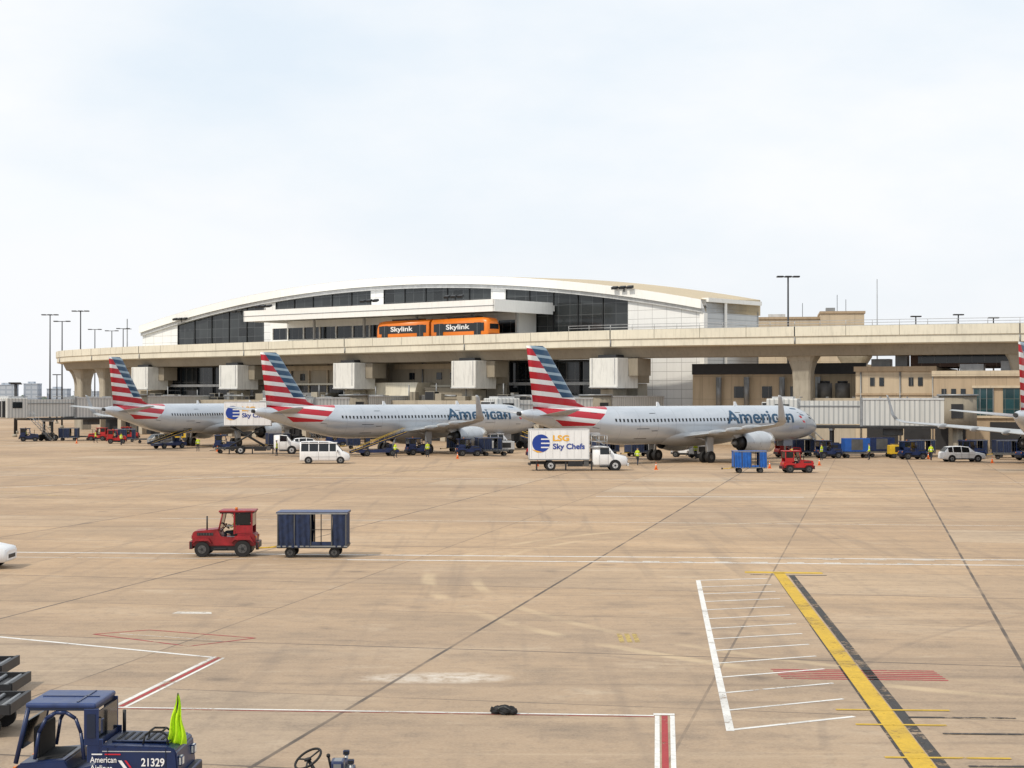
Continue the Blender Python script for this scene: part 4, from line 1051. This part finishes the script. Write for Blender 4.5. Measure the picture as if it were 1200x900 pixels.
for x in (-.95,1.0):
    for s in (-1,1): b.wheel(x,s*.68,.34,.24,s)
b.done('wheels', T)
b = B()
b.box((-.70,0,1.96),(1.34,1.5,.09),NAVYTOP,bev=.035); b.box((-.70,0,1.90),(1.30,1.46,.05),NAVYM)
b.box((-.70,0,2.01),(1.1,.04,.02),NAVY); b.box((-.40,0,2.01),(.04,1.3,.02),NAVY)
for s in (-1,1):
    b.cyl((-1.32,s*.70,1.92),(-1.56,s*.72,.98),.045,NAVY,n=8)
    pts = [(-1.20,1.05),(-1.12,1.5),(-.98,1.74),(-.80,1.84),(-.60,1.84),(-.42,1.74),(-.32,1.5),(-.26,1.05)]
    for p, q in zip(pts, pts[1:]): b.cyl((p[0],s*.71,p[1]),(q[0],s*.71,q[1]),.035,NAVY,n=8)
    b.box((-.12,s*.71,1.6),(.28,.05,.62),NAVY,bev=.01); b.box((-.05,s*.70,1.2),(.30,.05,.4),NAVY,bev=.01)
    b.box((-.12,s*.74,1.62),(.16,.012,.40),NAVYM)
b.box((.0,0,1.6),(.03,1.36,.52),GLASS); b.box((.0,0,1.32),(.05,1.4,.1),NAVY)
b.box((-1.42,0,1.45),(.03,1.2,.5),GLASS,ry=.24)
b.cyl((.02,-.6,1.75),(.14,-.86,1.75),.012,BLACK,n=6); b.box((.14,-.9,1.66),(.03,.14,.24),BLACK,bev=.01)
b.done('cab_and_roof', T)
b = B(); b.box((-.95,.0,.98),(.5,1.1,.14),BLACK,bev=.04); b.box((-1.22,0,1.3),(.12,1.1,.55),BLACK,bev=.04); b.cyl((-.1,.25,1.0),(-.38,.25,1.3),.03,DARK)
rr = [[Vector((-.40,.25,1.32))+Matrix.Rotation(-.8,3,'Y') @ Vector(((.2+.018*math.cos(t))*math.cos(a),(.2+.018*math.cos(t))*math.sin(a),.018*math.sin(t))) for t in [2*pi*j/6 for j in range(6)]] for a in [2*pi*i/20 for i in range(21)]]
b.loft(rr, BLACK, cap=False); b.done('seat_and_steering', T)
b = B()
for y in (-.55,-.15):
    pp = [(.82,1.28),(.86,1.44),(.95,1.50),(1.18,1.50),(1.27,1.44),(1.3,1.28)]
    for p, q in zip(pp, pp[1:]): b.cyl((p[0],y,p[1]),(q[0],y,q[1]),.018,BLACK,n=8)
b.cyl((.95,-.55,1.5),(.95,-.15,1.5),.018,BLACK,n=8); b.cyl((1.18,-.55,1.5),(1.18,-.15,1.5),.018,BLACK,n=8)
b.done('hose_guard', T)
label('American', TXTW, T, -.13, 1.01, .50, .10, -.775, 'lettering', .01); label('Airlines', TXTW, T, -.13, .87, .42, .10, -.775, 'lettering', .01)
label('21329', TXTW, T, .84, .95, .44, .14, -.775, 'fleet_number', .02)
b = B(); b.face([(.40,-.775,1.05),(.47,-.775,1.05),(.60,-.775,.89),(.53,-.775,.89)], TXTW); b.face([(.52,-.775,1.05),(.56,-.775,1.05),(.66,-.775,.93),(.62,-.775,.93)], TXTR)
b.box((.0,-.772,1.15),(.20,.006,.02),TXTW); b.box((.3,-.772,1.15),(.3,.006,.02),TXTR); b.done('decal', T)
b = B()
b.cyl((1.40,-.3,1.2),(1.43,-.3,2.12),.014,DARK,n=6)
rows = []
for k in range(13):
    z = 2.10-k*.072; wd = .015+.20*(k/12)**.85
    rows.append([Vector((1.43-wd*1.05+2*wd*.9*i/14+.015*math.sin(k*.8), -.3+(.05*math.sin(i*1.15+k*.35)+.02*math.sin(i*2.7))*(.3+k/12), z-.02*math.sin(i*.9))) for i in range(15)])
b.loft(rows, LIME, True, False, False); b.done('safety_flag', T)

# ------------------------------------------------------------------ open tractor, bottom edge
T = root('open_tow_tractor', (-3.05,27.4), 0)
b = B(); b.prism([(-1.2,.35),(1.2,.35),(1.2,.78),(.5,.85),(.42,.92),(.1,.92),(.0,.72),(-.7,.70),(-.75,.84),(-1.2,.82)],-.65,.65,NAVY,bev=.03)
for x in (-.75,.75):
    for s in (-1,1): b.wheel(x,s*.58,.32,.22,s)
b.box((.28,-.15,1.06),(.2,.34,.26),GREY,bev=.04); b.box((.26,.2,1.04),(.26,.3,.16),DARK,bev=.03); b.box((.38,-.1,.98),(.3,.5,.14),DARK,bev=.02)
for x, y in ((.36,.35),(.50,-.35)): b.cyl((x,y,.85),(x,y,1.20),.03,STEEL,n=8); b.box((x,y,1.20),(.10,.09,.07),BLACK,bev=.01)
b.cyl((.16,.1,.9),(.1,.05,1.2),.02,BLACK,n=6); b.ell((.1,.05,1.21),(.035,.035,.035),BLACK,8,6)
b.box((-.55,0,.88),(.45,.5,.12),BLACK,bev=.04)
b.done('body', T); b = B()
SR = Matrix.Rotation(-.5,3,'Y') @ Matrix.Rotation(.35,3,'X')
rr = [[Vector((-.22,0,1.17))+SR @ Vector(((.235+.02*math.cos(t))*math.cos(a),(.235+.02*math.cos(t))*math.sin(a),.02*math.sin(t))) for t in [2*pi*j/8 for j in range(8)]] for a in [2*pi*i/28 for i in range(29)]]
b.loft(rr, BLACK, cap=False); b.cyl((0,0,.8),(-.22,0,1.16),.03,DARK); b.cyl((-.22,0,1.14),(-.23,0,1.18),.06,BLACK)
for a in (0.3,2.4,4.5):
    v = SR @ Vector((.23*math.cos(a),.23*math.sin(a),0)); b.cyl((-.22,0,1.16),Vector((-.22,0,1.17))+v,.014,DARK,n=6)
b.done('steering_wheel', T)
for p in ((-11.75,35.5),(-12.45,38.0),(-13.4,40.4)): luggage_dolly(p, .03, DARK, rail=DARK)

# dropped black bag
b = B(); rings = []
for i in range(11):
    t = pi*(i+.5)/11
    rings.append([Vector((-.30*math.cos(t)+.015*math.sin(3*j+i), .15*math.sin(t)**.6*math.cos(2*pi*j/14)*(1+.25*math.sin(i*2.3+j)), max(.0,.07+.10*math.sin(t)**.6*math.sin(2*pi*j/14)*(1+.5*math.sin(i*1.7+j*2.1))))) for j in range(14)])
b.loft(rings, BLACK, False); b.cyl((-.15,-.1,.13),(.05,-.16,.20),.014,HUB,n=6); b.cyl((.05,-.16,.20),(.2,-.1,.1),.014,HUB,n=6)
b.done('black_bag', None, (-.18,37.5,0), -.25)

# ------------------------------------------------------------------ light poles, masts, far background
light_pole((-98,362), 24.0, 3); light_pole((-96.5,366), 22.8, 2); light_pole((-89,352), 24.3, 3)
light_pole((-110,450), 24.3, 2); light_pole((-106,452), 24, 2); light_pole((-103,452), 24.6, 2)
light_pole((39.0,241), 23.7, 3, hw=1.15); light_pole((109,365), 20, 2, hw=.6)
for x, y, h in ((71,300,20.8),(79,302,21.2),(85.5,303,20.7)): light_pole((x,y), h, 2, hw=.45)
b = B(); b.cyl((0,0,0),(0,0,24.0),.14,GREY,.05,n=6); b.box((0,0,.2),(.8,.8,.4),CONC); b.done('antenna_mast', None, (53.5,250,0))
for x, y, h in ((-106,470,28),(-101,470,26),(-97,455,22)):
    b = B(); b.cyl((0,0,0),(0,0,h),.25,GREY,.15,n=6); b.box((0,0,h*.9),(2.4,.2,.2),GREY); b.done('antenna_mast', None, (x,y,0))

HZ = mat('hazy_foliage', (.10,.13,.10), .9, 0, .3, .02)
def treeline():
    b = B(); random.seed(3)
    for i in range(520):
        x = -900+i*3.4+random.uniform(-2,2); y = 1500+random.uniform(-60,60); r = random.uniform(3,6); h = random.uniform(4,9.5)
        n = 7; rings = []
        for k, (zz, q) in enumerate(((0,.8),(.4,1),(.75,.75),(1,.25))):
            rings.append([Vector((x+r*q*math.cos(2*pi*j/n)*random.uniform(.75,1.25), y+r*q*math.sin(2*pi*j/n), h*zz*random.uniform(.9,1.1))) for j in range(n)])
        b.loft(rings, HZ, False)
    b.done('distant_treeline')
treeline()
HB = panel('hazy_building', (.42,.47,.54), 5, 3.5, (.30,.35,.42), 1.2, .8, .05, .05, 0)
for x, y, wx, h in ((-395,1330,14,15),(-378,1340,11,16),(-360,1350,16,12),(-335,1340,18,10),(-300,1320,30,9)):
    b = B(); b.span(-wx/2,wx/2,0,12,0,h,HB); b.span(-wx/4,wx/6,2,8,h,h+1.6,HB); b.span(-wx/2-.2,wx/2+.2,-.2,12.2,h-.5,h+.2,HB); b.done('distant_building', None, (x,y,0))
for x,y,h in ((-83,285,9.0),(-90,310,9),(-112,420,12)): light_pole((x,y), h, 2, hw=.5)
